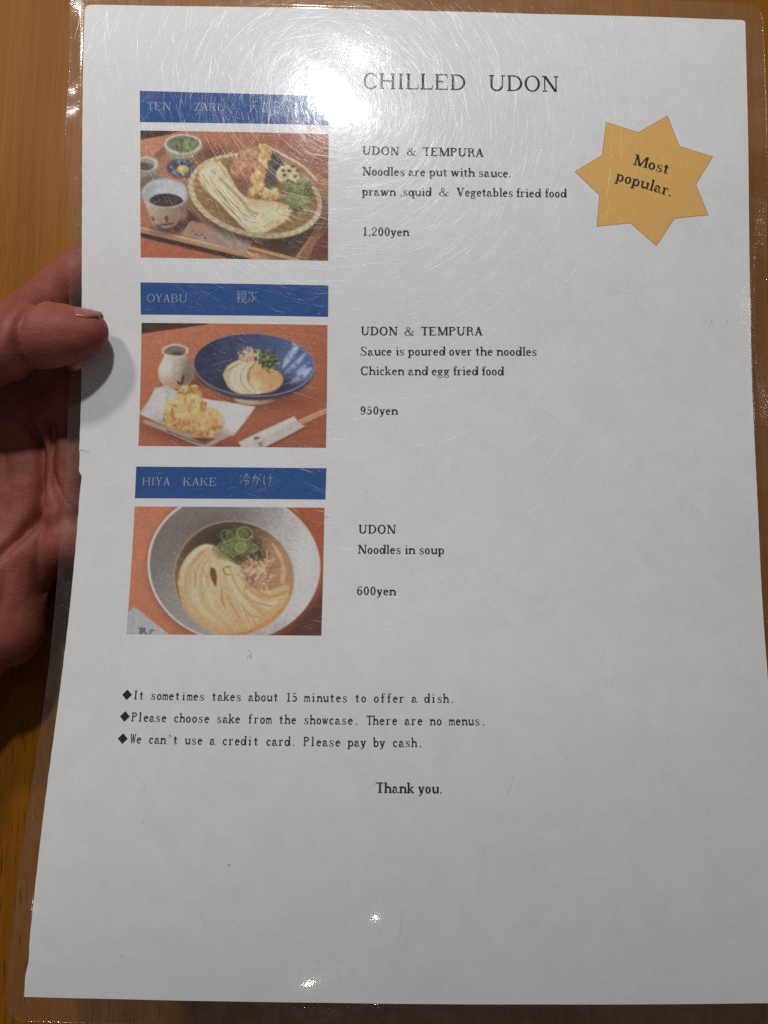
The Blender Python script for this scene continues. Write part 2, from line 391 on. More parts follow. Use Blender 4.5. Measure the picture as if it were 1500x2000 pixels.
def mat_film():
    k = Nodes('scuffed_laminate')
    p = k.mapped()
    scuff = k.noise(k.mapped((1, 1, 1)), 95, 6, .68, .6)
    fine = k.noise(k.mapped((1.0, .55, 1), (0, 0, .5)), 420, 4, .7, 1.0)
    big = k.noise(p, 16, 2, .5)
    worn = k.math('MULTIPLY', k.ramp(scuff, [(.42, (0, 0, 0)), (.72, (1, 1, 1))]), k.ramp(fine, [(.35, (.2, .2, .2)), (.75, (1, 1, 1))]))
    wave = k.n('ShaderNodeBump', Strength=.16, Distance=.0016, Height=big)
    rough = k.n('ShaderNodeBump', Strength=.22, Distance=.00022, Height=fine, Normal=wave)
    ox = k.n('ShaderNodeSeparateXYZ', Vector=p)
    margin = k.ramp(k.math('MULTIPLY', k.math('ABSOLUTE', ox.outputs['X']), 5.0), [(.5275, (0, 0, 0)), (.533, (1, 1, 1))])
    crink = k.math('MULTIPLY', k.noise(k.mapped((130, 700, 1)), 1.0, 3, .6, .4), margin)
    wave = k.n('ShaderNodeBump', Strength=.5, Distance=.0004, Height=crink, Normal=wave)      # the free margin is crazed across
    soft = k.n('ShaderNodeBump', Strength=.09, Distance=.00022, Height=fine, Normal=wave)
    tr = k.n('ShaderNodeBsdfTransparent', Color=(.975, .972, .965))
    g1 = k.n('ShaderNodeBsdfGlossy', Roughness=.10, Normal=soft)
    g2 = k.n('ShaderNodeBsdfGlossy', Roughness=.20, Normal=rough)
    g3 = k.n('ShaderNodeBsdfGlossy', Roughness=.50, Normal=rough)
    g0 = k.n('ShaderNodeBsdfGlossy', Roughness=.035, Normal=wave)
    hz = k.n('ShaderNodeBsdfDiffuse', Color=(.62, .58, .54))
    sep = k.n('ShaderNodeSeparateXYZ', Vector=p)
    rub = k.ramp(k.math('MULTIPLY_ADD', sep.outputs['Y'], 4.2, k.math('MULTIPLY_ADD', big, .5, .28)), [(0, (0, 0, 0)), (1, (1, 1, 1))])   # the upper page is rubbed most
    gl = k.shaders(k.math('MULTIPLY', rub, k.math('MULTIPLY_ADD', worn, .40, .37)), k.shaders(k.math('MULTIPLY_ADD', rub, .5, .3), g0, g1), k.shaders(.52, g2, g3))
    geo = k.n('ShaderNodeNewGeometry')
    dt = k.n('ShaderNodeVectorMath', operation='DOT_PRODUCT')
    k.put(dt.inputs[0], geo.outputs['Incoming']); k.put(dt.inputs[1], wave)
    c1 = k.math('SUBTRACT', 1.0, k.math('ABSOLUTE', dt.outputs['Value']))
    fr = k.math('MULTIPLY_ADD', k.math('POWER', c1, 5.0), .95, .048)          # the same reflection from either face
    base = k.shaders(k.math('MULTIPLY', fr, k.ramp(k.math('MULTIPLY_ADD', fine, .35, k.math('MULTIPLY', scuff, .75)), [(.40, (.28, .28, .28)), (.72, (1, 1, 1))])), tr, gl)
    return k.done(k.shaders(k.math('MULTIPLY_ADD', worn, .028, .017), base, hz))

def mat_scratch():
    k = Nodes('laminate_scratch')
    tr = k.n('ShaderNodeBsdfTransparent', Color=(1, 1, 1))
    gl = k.n('ShaderNodeBsdfGlossy', Roughness=.27, Color=(1, .97, .92))
    return k.done(k.shaders(.08, tr, gl))

def mat_cut_edge():
    k = Nodes('laminate_cut_edge')
    return k.done(k.shaders(.34, k.n('ShaderNodeBsdfTransparent', Color=(.9, .88, .86)), k.n('ShaderNodeBsdfPrincipled', **{'Base Color': (.62, .60, .57), 'Roughness': .3})))
M_PAPER, M_FILM, M_SCRATCH, M_CUT = mat_paper(), mat_film(), mat_scratch(), mat_cut_edge()
M_BLACK = mat_ink('black_ink', (.012, .012, .013), .12)
M_GREY = mat_ink('grey_marks', (.33, .32, .31), .2)
M_WHITE = mat_ink('white_lettering', (.40, .47, .58), .2)
M_BLUE = mat_ink('blue_ink', (.014, .080, .295), .18)
M_GOLD = mat_ink('gold_ink', (.78, .455, .135), .18)
M_GOLD_EDGE = mat_ink('dark_gold_ink', (.56, .24, .04), .1)
M_PRINT = mat_print()

# ---------------------------------------------------------------- the menu
menu = bpy.data.objects.new('laminated_menu', None)
COL.objects.link(menu)
menu['label'] = 'laminated white menu page of chilled noodle dishes, scratched film, held over the wooden table'
menu['category'] = 'menu'

def sheet_grid(name, us, vs_, h, mat, parent):
    U, V = np.meshgrid(us, vs_)
    return mesh_obj(name, sheet(U, V, h + 0 * U).reshape(-1, 3), grid_faces(len(vs_), len(us)), mat, parent, True)

# paper: left edge slightly nibbled, corners just rounded; a closed thin slab
v_rows = np.unique(np.concatenate([np.linspace(0, 3, 9), np.linspace(3, 294, 150), np.linspace(138, 152, 29), np.linspace(294, 297, 9)]))
def edge_l(v):
    e = np.interp(v, [0, 60, 139, 140.6, 141.2, 147.8, 149.2, 156, 240, 284, 286.5, 289, 291, 297], [0, .1, -.25, -.35, -.05, .0, .95, .55, .05, .25, .55, .45, -.15, 0])
    r = 1.8
    return e + np.where(v < r, r - np.sqrt(np.maximum(r * r - (r - v) ** 2, 0)), 0) + .05 * np.sin(v * 1.7) * np.sin(v * .61)
def edge_r(v):
    r = 1.1
    return PW - np.where(v < r, r - np.sqrt(np.maximum(r * r - (r - v) ** 2, 0)), 0) + .03 * np.sin(v * 1.3)
S = np.linspace(0, 1, 130)
U = edge_l(v_rows)[:, None] * (1 - S) + edge_r(v_rows)[:, None] * S
V = v_rows[:, None] + 0 * U
top = sheet(U, V, 0 * U).reshape(-1, 3)
bot = sheet(U, V, 0 * U - .12).reshape(-1, 3)
nr, nc = U.shape
fc = grid_faces(nr, nc).tolist() + [f[::-1] for f in grid_faces(nr, nc, nr * nc).tolist()]
rim = [i for i in range(nc)] + [r * nc + nc - 1 for r in range(1, nr)] + [(nr - 1) * nc + c for c in range(nc - 2, -1, -1)] + [r * nc for r in range(nr - 2, 0, -1)]
for a, b in zip(rim, rim[1:] + rim[:1]): fc.append((a, b, b + nr * nc, a + nr * nc))
mesh_obj('paper_sheet', np.concatenate([top, bot]), fc, M_PAPER, menu, False)

def flat_print(name, polys, mat, parent, h=.03, step=.0012, idx=None, mats=None):
    """flat printed shapes: list of polygons in page mm"""
    vt, fs = [], []
    for i, q in enumerate(polys):
        q = np.asarray(q, float)
        b = len(vt)
        vt += list(sheet(q[:, 0], q[:, 1], np.full(len(q), h + (i % 40) * step)))
        area = np.sum(q[:, 0] * np.roll(q[:, 1], -1) - q[:, 1] * np.roll(q[:, 0], -1))
        f = tuple(range(b, b + len(q)))
        fs.append(f[::-1] if area > 0 else f)                      # faces look up
    return mesh_obj(name, vt, fs, mat, parent, False, mats, idx)

def set_line(font, text, start, end, cap, sx=None, fixed=None):
    """polygons of one line of writing from page point start to page point end; cap = capital height in mm"""
    start, end = np.array(start, float), np.array(end, float)
    run = end - start
    length = np.hypot(*run)
    ex, ey = run / length, np.array([run[1], -run[0]]) / length     # along the line, and up the page
    k = cap / 722
    items, x = [], 0.0
    for ch in text:
        if fixed:
            adv, ps = font.get(ch, (0, []))
            sq = min(1.0, fixed / adv) if adv else 1
            off = (fixed - adv * sq) / 2
            items.append((x + off, sq, ps))
            x += fixed
        elif ch in KANJI:
            items.append((x, .72, kanji_polys(ch))); x += 760
        else:
            adv, ps = font[ch]
            items.append((x, 1, ps)); x += adv
    xs = [px * sq + ox for ox, sq, ps in items for q in ps for px, _ in q]
    lo, hi = min(xs), max(xs)
    kx = length / (hi - lo)
    ky = k * (.95 if any(c in KANJI for c in text) else 1)
    return [[start + ex * (px * sq + ox - lo) * kx + ey * py * ky for px, py in q] for ox, sq, ps in items for q in ps]

F_TEXT, F_HEAD, F_BOLD, F_MONO, F_BAND = make_font(132, 82), make_font(96, 58), make_font(148, 82), make_font(120, 92), make_font(62, 36)

def writing(name, lines, mat, parent=None, h=.034):
    polys = []
    for args in lines: polys += set_line(*args[:5], **(args[5] if len(args) > 5 else {}))
    return flat_print(name, polys, mat, parent or menu, h)

writing('heading', [(F_HEAD, 'CHILLED', (88.4, 26.5), (120.4, 26.45), 5.2), (F_HEAD, 'UDON', (127.9, 26.4), (149.8, 26.2), 5.2)], M_BLACK)
writing('dish_description', [
    (F_TEXT, 'UDON', (88.4, 47.95), (99.8, 47.98), 2.72), (F_TEXT, '&', (102.3, 48.0), (105.1, 48.0), 2.6), (F_TEXT, 'TEMPURA', (107.2, 48.05), (126.2, 48.1), 2.72),
    (F_TEXT, 'Noodles are put with sauce.', (88.4, 54.6), (134.7, 54.5), 2.75),
    (F_TEXT, 'prawn', (88.35, 61.0), (99.0, 61.0), 2.75), (F_TEXT, ',squid', (100.3, 61.0), (110.0, 60.95), 2.75), (F_TEXT, '&', (112.4, 60.9), (115.4, 60.85), 2.6),
    (F_TEXT, 'Vegetables', (117.85, 60.85), (135.35, 60.75), 2.75), (F_TEXT, 'fried', (136.5, 60.7), (144.2, 60.65), 2.75), (F_TEXT, 'food', (145.5, 60.6), (152.2, 60.5), 2.75)], M_BLACK)
writing('price', [(F_TEXT, '1,200yen', (88.7, 73.7), (103.2, 73.7), 2.75)], M_BLACK)
writing('dish_description', [
    (F_TEXT, 'UDON', (88.4, 104.9), (99.75, 104.87), 2.7), (F_TEXT, '&', (101.9, 104.85), (104.9, 104.83), 2.6), (F_TEXT, 'TEMPURA', (106.95, 104.8), (126.1, 104.63), 2.7),
    (F_TEXT, 'Sauce is poured over the noodles', (88.35, 111.25), (142.8, 110.75), 2.75),
    (F_TEXT, 'Chicken and egg fried food', (88.4, 117.36), (132.66, 117.08), 2.75)], M_BLACK)
writing('price', [(F_TEXT, '950yen', (88.46, 129.7), (100.1, 129.7), 2.65)], M_BLACK)
writing('dish_description', [(F_TEXT, 'UDON', (88.6, 166.78), (99.9, 166.71), 2.72), (F_TEXT, 'Noodles in soup', (88.5, 172.94), (114.5, 172.82), 2.75)], M_BLACK)
writing('price', [(F_TEXT, '600yen', (88.6, 185.44), (100.33, 185.4), 2.65)], M_BLACK)
E500 = dict(fixed=560)
notes = [('It sometimes takes about 15 minutes to offer a dish.', (23.6, 217.23), (117.27, 216.42), (21.3, 215.95)),
         ('Please choose sake from the showcase. There are no menus.', (23.4, 223.49), (126.25, 222.6), (21.28, 222.15)),
         ("We can't use a credit card. Please pay by cash.", (23.6, 229.61), (108.25, 228.84), (21.33, 228.38))]
for text, a, b, d in notes:
    polys = set_line(F_MONO, text, a, b, 2.6, **E500)
    dm = [[(d[0] - 1.52, d[1]), (d[0], d[1] + 1.52), (d[0] + 1.52, d[1]), (d[0], d[1] - 1.52)]]
    flat_print('note_line', dm + polys, M_BLACK, menu, .034)
writing('thanks_line', [(F_BOLD, 'Thank you.', (95.5, 241.47), (114.15, 241.37), 2.85)], M_BLACK)

def quad_print(name, quad, mat, parent, h, n=14):
    q = np.array(quad, float)
    s = np.linspace(0, 1, n)
    A = q[0] * (1 - s)[:, None] + q[1] * s[:, None]
    B = q[3] * (1 - s)[:, None] + q[2] * s[:, None]
    t = np.linspace(0, 1, n)[:, None, None]
    P = A[None] * (1 - t) + B[None] * t
    return mesh_obj(name, sheet(P[..., 0], P[..., 1], np.full(P.shape[:2], h)).reshape(-1, 3), grid_faces(n, n), mat, parent, True)

bands = [([(18.1, 27.9), (77.6, 29.2), (77.7, 38.6), (18.25, 37.85)], [('TEN', (20.44, 33.9), (27.94, 34.1)), ('ZARU', (35.4, 34.2), (45.2, 34.35)), ('天ざる', (52.6, 34.8), (62.5, 35.0))]),
         ([(18.85, 88.3), (78.16, 89.4), (78.12, 99.23), (18.94, 98.34)], [('OYABU', (21.0, 94.4), (33.75, 94.65)), ('親ぶ', (49.3, 95.0), (55.9, 95.1))]),
         ([(18.45, 146.24), (78.27, 146.6), (78.24, 156.38), (18.51, 156.24)], [('HIYA', (20.75, 152.1), (29.6, 152.15)), ('KAKE', (33.7, 152.18), (44.1, 152.2)), ('冷がけ', (51.5, 152.4), (61.7, 152.5))])]
for quad, words in bands:
    band = quad_print('blue_banner', quad, M_BLUE, menu, .02)
    lines = [(F_BAND, w, a, b, 2.45 if w[0] < 'z' else 3.2) for w, a, b in words]
    writing('banner_lettering', lines, M_WHITE, band, .034)

def fine_tris(a, b, c, n=7):
    a, b, c = map(np.array, (a, b, c))
    P = lambda i, j: a + (b - a) * i / n + (c - a) * j / n
    return [t for i in range(n) for j in range(n - i) for t in ([[P(i, j), P(i + 1, j), P(i, j + 1)]] + ([[P(i + 1, j), P(i + 1, j + 1), P(i, j + 1)]] if i + j < n - 1 else []))]
star = np.array([(164.74, 35.61), (175.02, 38.76), (184.35, 32.86), (188.0, 42.82), (198.66, 45.84), (193.1, 55.04), (196.98, 64.8), (186.02, 66.38), (180.37, 75.27), (172.19, 68.19), (161.58, 69.59), (162.4, 59.48), (154.68, 52.08), (163.38, 46.55)])
mid = star.mean(0)
tri = lambda P: [t for i in range(len(P)) for t in fine_tris(mid, P[i], P[(i + 1) % len(P)])]
inner = mid + (star - mid) * .984
rimq = [[star[i], star[(i + 1) % 14], inner[(i + 1) % 14], inner[i]] for i in range(14)]
badge = flat_print('star_badge', tri(inner) + rimq, M_GOLD, menu, .034, 0, [0] * (14 * 49) + [1] * 14, [M_GOLD, M_GOLD_EDGE])
writing('badge_lettering', [(F_TEXT, 'Most', (173.1, 49.36), (184.02, 52.2), 3.6), (F_TEXT, 'popular.', (167.5, 54.6), (184.85, 59.3), 3.6)], M_BLACK, badge, .046)

# small dirt under the film: specks and two curled hairs, the crease at the nibbled edge
dirt = []
for u, v, r in [(197.6, 98.75, .28), (202.5, 98.6, .25), (55.0, 261.6, .30), (29.5, 251, .22), (60, 243, .14), (150, 254, .16), (26.5, 286, .2), (57, 276, .16), (92, 255, .12), (120, 54.9, .18)] + \
        [(rng.uniform(5, 205), rng.uniform(5, 292), rng.uniform(.05, .13)) for _ in range(60)]:
    dirt.append([(u + r * math.cos(a) * rng.uniform(.7, 1.1), v + r * math.sin(a) * rng.uniform(.7, 1.1)) for a in np.linspace(0, 2 * math.pi, 8)[:-1]])
for run in [[(56.6, 202.0, .10), (57.6, 202.9, .1), (57.9, 204.2, .1), (56.6, 204.6, .1), (57.4, 203.6, .1), (58.1, 204.8, .08)],
            [(75.9, 161.4, .09), (77.0, 161.0, .1), (78.2, 161.9, .1), (79.4, 161.5, .08)],
            [(.2, 141.0, .22), (1.6, 141.2, .16), (3.2, 142.0, .1)], [(28.6, 240.0, .03), (29.3, 241.5, .05), (28.6, 243.2, .03)],
            [(134.5, 236, .04), (133.6, 239, .06), (132.6, 242, .03)], [(103.5, 272, .03), (103, 277, .05), (102.8, 280, .02)]]:
    dirt += p_curve(*run)
dm = flat_print('dirt_specks', dirt, M_GREY, menu, .03)
dm['kind'] = 'stuff'

# ---------------------------------------------------------------- the laminating film, both faces, pressed together outside the paper
fv = np.unique(np.round(np.concatenate([np.linspace(-6, -1.4, 14), np.linspace(-1.4, .8, 14), np.linspace(.8, 296, 170), np.linspace(296, 298.6, 16), np.linspace(298.6, 303.4, 16)]), 3))
fu_in = np.unique(np.round(np.concatenate([np.linspace(-1.5, .8, 14), np.linspace(.8, 209.2, 110), np.linspace(209.2, 211.6, 14)]), 3))
wob = np.interp(fv, [-6, 0, 15, 28, 48, 67, 89, 102, 115, 128, 139, 144, 177, 200, 216, 230, 237, 265, 291, 304], [-5.1, -5.05, -4.9, -4.95, -4.5, -4.25, -4.5, -4.2, -4.0, -4.05, -4.3, -4.3, -4.65, -4.5, -4.3, -4.55, -4.5, -4.9, -4.9, -4.9])
wob = np.convolve(np.pad(wob, 3, 'edge'), np.ones(7) / 7, 'valid')
rc = 6.0
dvb = np.clip(fv - (303.4 - rc), 0, rc)
dvt = np.clip((-6 + rc) - fv, 0, rc)
ins = np.maximum(rc - np.sqrt(rc * rc - dvb ** 2), rc - np.sqrt(rc * rc - dvt ** 2)) * .98
uL, uR = wob + ins, 215.8 + .15 * np.sin(fv * .05) - ins
sl = np.linspace(0, 1, 12)[:-1]
U = np.concatenate([np.maximum(uL, -5.2)[:, None] * (1 - sl) + np.maximum(-1.5, uL + .05)[:, None] * sl,
                    np.clip(np.repeat(fu_in[None], len(fv), 0), (uL + .06)[:, None], (uR - .06)[:, None]),
                    np.minimum(211.6, uR - .05)[:, None] * (1 - sl[::-1] - 1 / 11 + 0) * 0 + (np.minimum(211.6, uR - .05)[:, None] + (uR - np.minimum(211.6, uR - .05))[:, None] * (sl + 1 / 11))], 1)
V = fv[:, None] + 0 * U
dout = np.maximum.reduce([-U, U - PW, -V, V - PH, 0 * U])            # distance outside the paper
swell = np.clip(1 - dout / 1.3, 0, 1)
swell = swell * swell * (3 - 2 * swell)
curl = np.clip((-U - 1.0) / 2, 0, 2) * (1.15 * np.sin((V - 31) * .09) * np.exp(-((V - 30) / 38) ** 2) + .22 * np.sin(V * .05 + .4)) + .10 * np.clip(U - 211, 0, 6) * np.sin(V * .05)   # the free margin is a little wavy
up = .105 + .04 * swell + curl
dn = -.16 - .04 * swell + curl * 1.0
dn = np.where(dout > 0, np.minimum(up - .10, dn + .10 * (1 - swell)), dn)
nr, nc = U.shape
ft = sheet(U, V, up).reshape(-1, 3)
fb = sheet(U, V, dn).reshape(-1, 3)
fc = grid_faces(nr, nc).tolist() + [f[::-1] for f in grid_faces(nr, nc, nr * nc).tolist()]
rim = [i for i in range(nc)] + [r * nc + nc - 1 for r in range(1, nr)] + [(nr - 1) * nc + c for c in range(nc - 2, -1, -1)] + [r * nc for r in range(nr - 2, 0, -1)]
for a, b in zip(rim, rim[1:] + rim[:1]): fc.append((a, b, b + nr * nc, a + nr * nc))
fvt = [np.concatenate([ft, fb])]
n_film = len(fc) - len(rim)
base = len(fvt[0])

# thousands of fine wiping scratches standing as hair-thin ridges on the film
def scratch_strip(u0, v0, ang, length, bend, hw, slope):
    n = max(3, int(length / 1.6) + 2)
    t = np.linspace(-.5, .5, n)
    a = ang + bend * t
    du, dv = np.cos(a) * length / (n - 1), np.sin(a) * length / (n - 1)
    u = u0 + np.cumsum(du) - du.sum() / 2
    v = v0 + np.cumsum(dv) - dv.sum() / 2
    taper = np.sqrt(np.clip(1 - (2 * t) ** 2, .02, 1)) * hw
    nx, ny = -np.sin(a) * taper, np.cos(a) * taper
    hgt = taper * slope
    return np.stack([u - nx, v - ny], 1), np.stack([u, v], 1), np.stack([u + nx, v + ny], 1), hgt
SV, SF, k0 = [], [], base
def add_scratch(*a):
    global k0
    l, c, r, hg = scratch_strip(*a)
    n = len(l)
    allp = np.concatenate([l, c, r])
    if allp[:, 0].min() < -3.6 or allp[:, 0].max() > 214.5 or allp[:, 1].min() < -4 or allp[:, 1].max() > 300: return
    h = np.concatenate([np.full(n, .155), .155 + hg, np.full(n, .155)])
    SV.append((allp, h))
    for i in range(n - 1):
        SF.append((k0 + i, k0 + n + i, k0 + n + i + 1, k0 + i + 1))
        SF.append((k0 + n + i, k0 + 2 * n + i, k0 + 2 * n + i + 1, k0 + n + i + 1))
    k0 += 3 * n
wipes = [(rng.uniform(10, 200), rng.uniform(0, 200), rng.uniform(0, math.pi)) for _ in range(120)]
for _ in range(9500):                                               # wiped in every direction, a little more often in arcs
    r = rng.random()
    if r < .45:
        w = wipes[rng.integers(len(wipes))]
        u0, v0 = w[0] + rng.normal(0, 14), w[1] + rng.normal(0, 14)
        ang = w[2] + rng.normal(0, .16)
    else:
        u0, v0 = rng.uniform(-3, 213), 297 * rng.beta(1.1, 2.4)
        ang = rng.uniform(0, math.pi)
    ln = min(34, 1.6 + rng.exponential(4.2))
    add_scratch(u0, v0, ang, ln, rng.normal(0, .03) * ln, min(.075, .010 + rng.exponential(.013)), rng.uniform(.2, .5))
for _ in range(6000):                                               # extra scratches laid in rings round the main lamp's reflection to glint
    r = 8 + rng.exponential(74)
    th = rng.uniform(0, 2 * math.pi) if rng.random() < .75 else rng.uniform(-.7, 1.3)
    ln = min(40, 2 + rng.exponential(6))
    add_scratch(80 + r * math.cos(th), 32 + r * math.sin(th), th + math.pi / 2 + rng.normal(0, .22), ln, ln / max(r, 25) * rng.uniform(.3, 1.2), min(.07, .009 + rng.exponential(.011)), rng.uniform(.2, .5))
for _ in range(700):                                                # nicks
    add_scratch(rng.uniform(-3, 213), 297 * rng.beta(1, 2), rng.uniform(0, math.pi), rng.uniform(.3, 1.1), 0, rng.uniform(.04, .12), rng.uniform(.2, .6))
pts = np.concatenate([p for p, _ in SV]); hs = np.concatenate([h for _, h in SV])
fvt.append(sheet(pts[:, 0], pts[:, 1], hs))
film = mesh_obj('laminate_film', np.concatenate(fvt), fc + SF, M_FILM, menu, True, [M_FILM, M_SCRATCH, M_CUT], [0] * n_film + [2] * len(rim) + [1] * len(SF))
# ---------------------------------------------------------------- the three printed pictures, painted as coloured dots on their own flat patch
class Painter:
    """paints soft shapes onto a grid of dots; x, y run over the picture in its own picture units (y down)"""
    def __init__(self, quad, nx, ny, seed):
        q = np.array(quad, float)
        s, t = np.meshgrid(np.linspace(0, 1, nx), np.linspace(0, 1, ny))
        w = [(1 - s) * (1 - t), s * (1 - t), s * t, (1 - s) * t]
        self.X = sum(w[i] * q[i, 0] for i in range(4))
        self.Y = sum(w[i] * q[i, 1] for i in range(4))
        self.C = np.zeros((ny, nx, 3))
        self.r = np.random.default_rng(seed)
    def col(self, c):
        return np.asarray(c, float)
    def lay(self, a, c):
        a = np.clip(a, 0, 1)[..., None]
        self.C = self.C * (1 - a) + self.col(c) * a
    def noise(self, size, oct=3):
        out, amp, tot = 0, 1, 0
        for o in range(oct):
            g = self.r.random((64, 64))
            x, y = self.X / size + self.r.random() * 40, self.Y / size + self.r.random() * 40
            xi, yi = np.floor(x).astype(int), np.floor(y).astype(int)
            fx, fy = x - xi, y - yi
            fx, fy = fx * fx * (3 - 2 * fx), fy * fy * (3 - 2 * fy)
            v = (g[yi % 64, xi % 64] * (1 - fx) + g[yi % 64, (xi + 1) % 64] * fx) * (1 - fy) + (g[(yi + 1) % 64, xi % 64] * (1 - fx) + g[(yi + 1) % 64, (xi + 1) % 64] * fx) * fy
            out = out + v * amp; tot += amp; amp *= .55; size /= 2.1
        return out / tot
    def fill(self, c0, c1=None, ang=0, lo=0, hi=1):
        if c1 is None: self.C[:] = c0; return
        a = math.radians(ang)
        t = np.clip((self.X * math.cos(a) + self.Y * math.sin(a) - lo) / (hi - lo), 0, 1)[..., None]
        self.C = np.asarray(c0, float) * (1 - t) + np.asarray(c1, float) * t
    def grad(self, c0, c1, ang, lo, hi):
        a = math.radians(ang)
        t = np.clip((self.X * math.cos(a) + self.Y * math.sin(a) - lo) / (hi - lo), 0, 1)[..., None]
        return np.asarray(c0, float) * (1 - t) + np.asarray(c1, float) * t
    def e_mask(self, cx, cy, rx, ry, rot=0, soft=6):
        a = math.radians(rot)
        dx, dy = self.X - cx, self.Y - cy
        x, y = dx * math.cos(a) + dy * math.sin(a), -dx * math.sin(a) + dy * math.cos(a)
        d = (np.sqrt((x / rx) ** 2 + (y / ry) ** 2) - 1) * min(rx, ry)
        return np.clip(.5 - d / soft, 0, 1)
    def ell(self, cx, cy, rx, ry, c, rot=0, soft=6, a=1):
        self.lay(self.e_mask(cx, cy, rx, ry, rot, soft) * a, c)
    def d_poly(self, pts):
        P = np.asarray(pts, float)
        d = np.full(self.X.shape, 1e9); ins = np.zeros(self.X.shape, bool)
        for i in range(len(P)):
            a, b = P[i], P[(i + 1) % len(P)]
            e = b - a
            t = np.clip(((self.X - a[0]) * e[0] + (self.Y - a[1]) * e[1]) / (e @ e + 1e-9), 0, 1)
            d = np.minimum(d, np.hypot(self.X - a[0] - t * e[0], self.Y - a[1] - t * e[1]))
            if a[1] != b[1]:
                ins ^= ((a[1] > self.Y) != (b[1] > self.Y)) & (self.X < (b[0] - a[0]) * (self.Y - a[1]) / (b[1] - a[1]) + a[0])
        return np.where(ins, -d, d)
    def p_mask(self, pts, soft=6, round_=False):
        if round_: pts = [p[:2] for p in smooth_line(list(pts) + [pts[0]], 4)]
        return np.clip(.5 - self.d_poly(pts) / soft, 0, 1)
    def poly(self, pts, c, soft=6, a=1, round_=False):
        self.lay(self.p_mask(pts, soft, round_) * a, c)
    def line(self, pts, w, c, soft=4, a=1, clip=None, taper=False):
        S = np.array([p[:2] for p in smooth_line([np.array(p, float) for p in pts], 5)])
        m = w + soft
        x0, x1, y0, y1 = S[:, 0].min() - m, S[:, 0].max() + m, S[:, 1].min() - m, S[:, 1].max() + m
        box = (self.X > x0) & (self.X < x1) & (self.Y > y0) & (self.Y < y1)
        if not box.any(): return
        X, Y = self.X[box], self.Y[box]
        d = np.full(X.shape, 1e9)
        for i in range(len(S) - 1):
            p, e = S[i], S[i + 1] - S[i]
            t = np.clip(((X - p[0]) * e[0] + (Y - p[1]) * e[1]) / (e @ e + 1e-9), 0, 1)
            k = 1.0 if not taper else 1 / max(.15, math.sin(math.pi * (i + .5) / (len(S) - 1)))
            d = np.minimum(d, np.hypot(X - p[0] - t * e[0], Y - p[1] - t * e[1]) * k)
        m = np.clip(.5 - (d - w / 2) / soft, 0, 1) * a
        if clip is not None: m = m * clip[box]
        self.C[box] = self.C[box] * (1 - m[:, None]) + np.asarray(c, float) * m[:, None]
    def ring(self, cx, cy, rx, ry, w, c, rot=0, soft=4, a=1, a0=0, a1=360, clip=None):
        th = np.radians(np.linspace(a0, a1, 26)); r = math.radians(rot)
        self.line([(cx + rx * math.cos(t) * math.cos(r) - ry * math.sin(t) * math.sin(r), cy + rx * math.cos(t) * math.sin(r) + ry * math.sin(t) * math.cos(r)) for t in th], w, c, soft, a, clip)
    def crumble(self, mask, amount, size):
        n = (self.noise(size, 3) - .5)[..., None] * 2 * amount
        self.C = np.clip(self.C * (1 + n * mask[..., None]), 0, 255)

def fry(p, blobs, base, lightc, dark, seed):
    r = np.random.default_rng(seed)
    m = np.zeros(p.X.shape)
    wob = (p.noise(38, 3) - .5) * 46
    for cx, cy, rx, ry in blobs:
        d = (np.sqrt(((p.X - cx) / rx) ** 2 + ((p.Y - cy) / ry) ** 2) - 1) * min(rx, ry) + wob
        m = np.maximum(m, np.clip(.5 - d / 9, 0, 1))
        k = np.clip(.5 - d / 9, 0, 1)
        p.lay(k, base)
        p.lay(k * np.clip((p.Y - cy) / ry * .7 + (p.X - cx) / rx * .25, 0, 1), dark)
        p.lay(k * np.clip(-(p.Y - cy) / ry * .8 - (p.X - cx) / rx * .2, 0, .8), lightc)
    n = p.noise(30, 4)
    p.lay(m * np.clip((n - .52) * 5, 0, .75), lightc)
    p.lay(m * np.clip((.44 - n) * 6, 0, .7), dark)
    n2 = p.noise(12, 2)
    p.lay(m * np.clip((n2 - .6) * 4, 0, .45), [min(255, c + 25) for c in lightc])
    return m

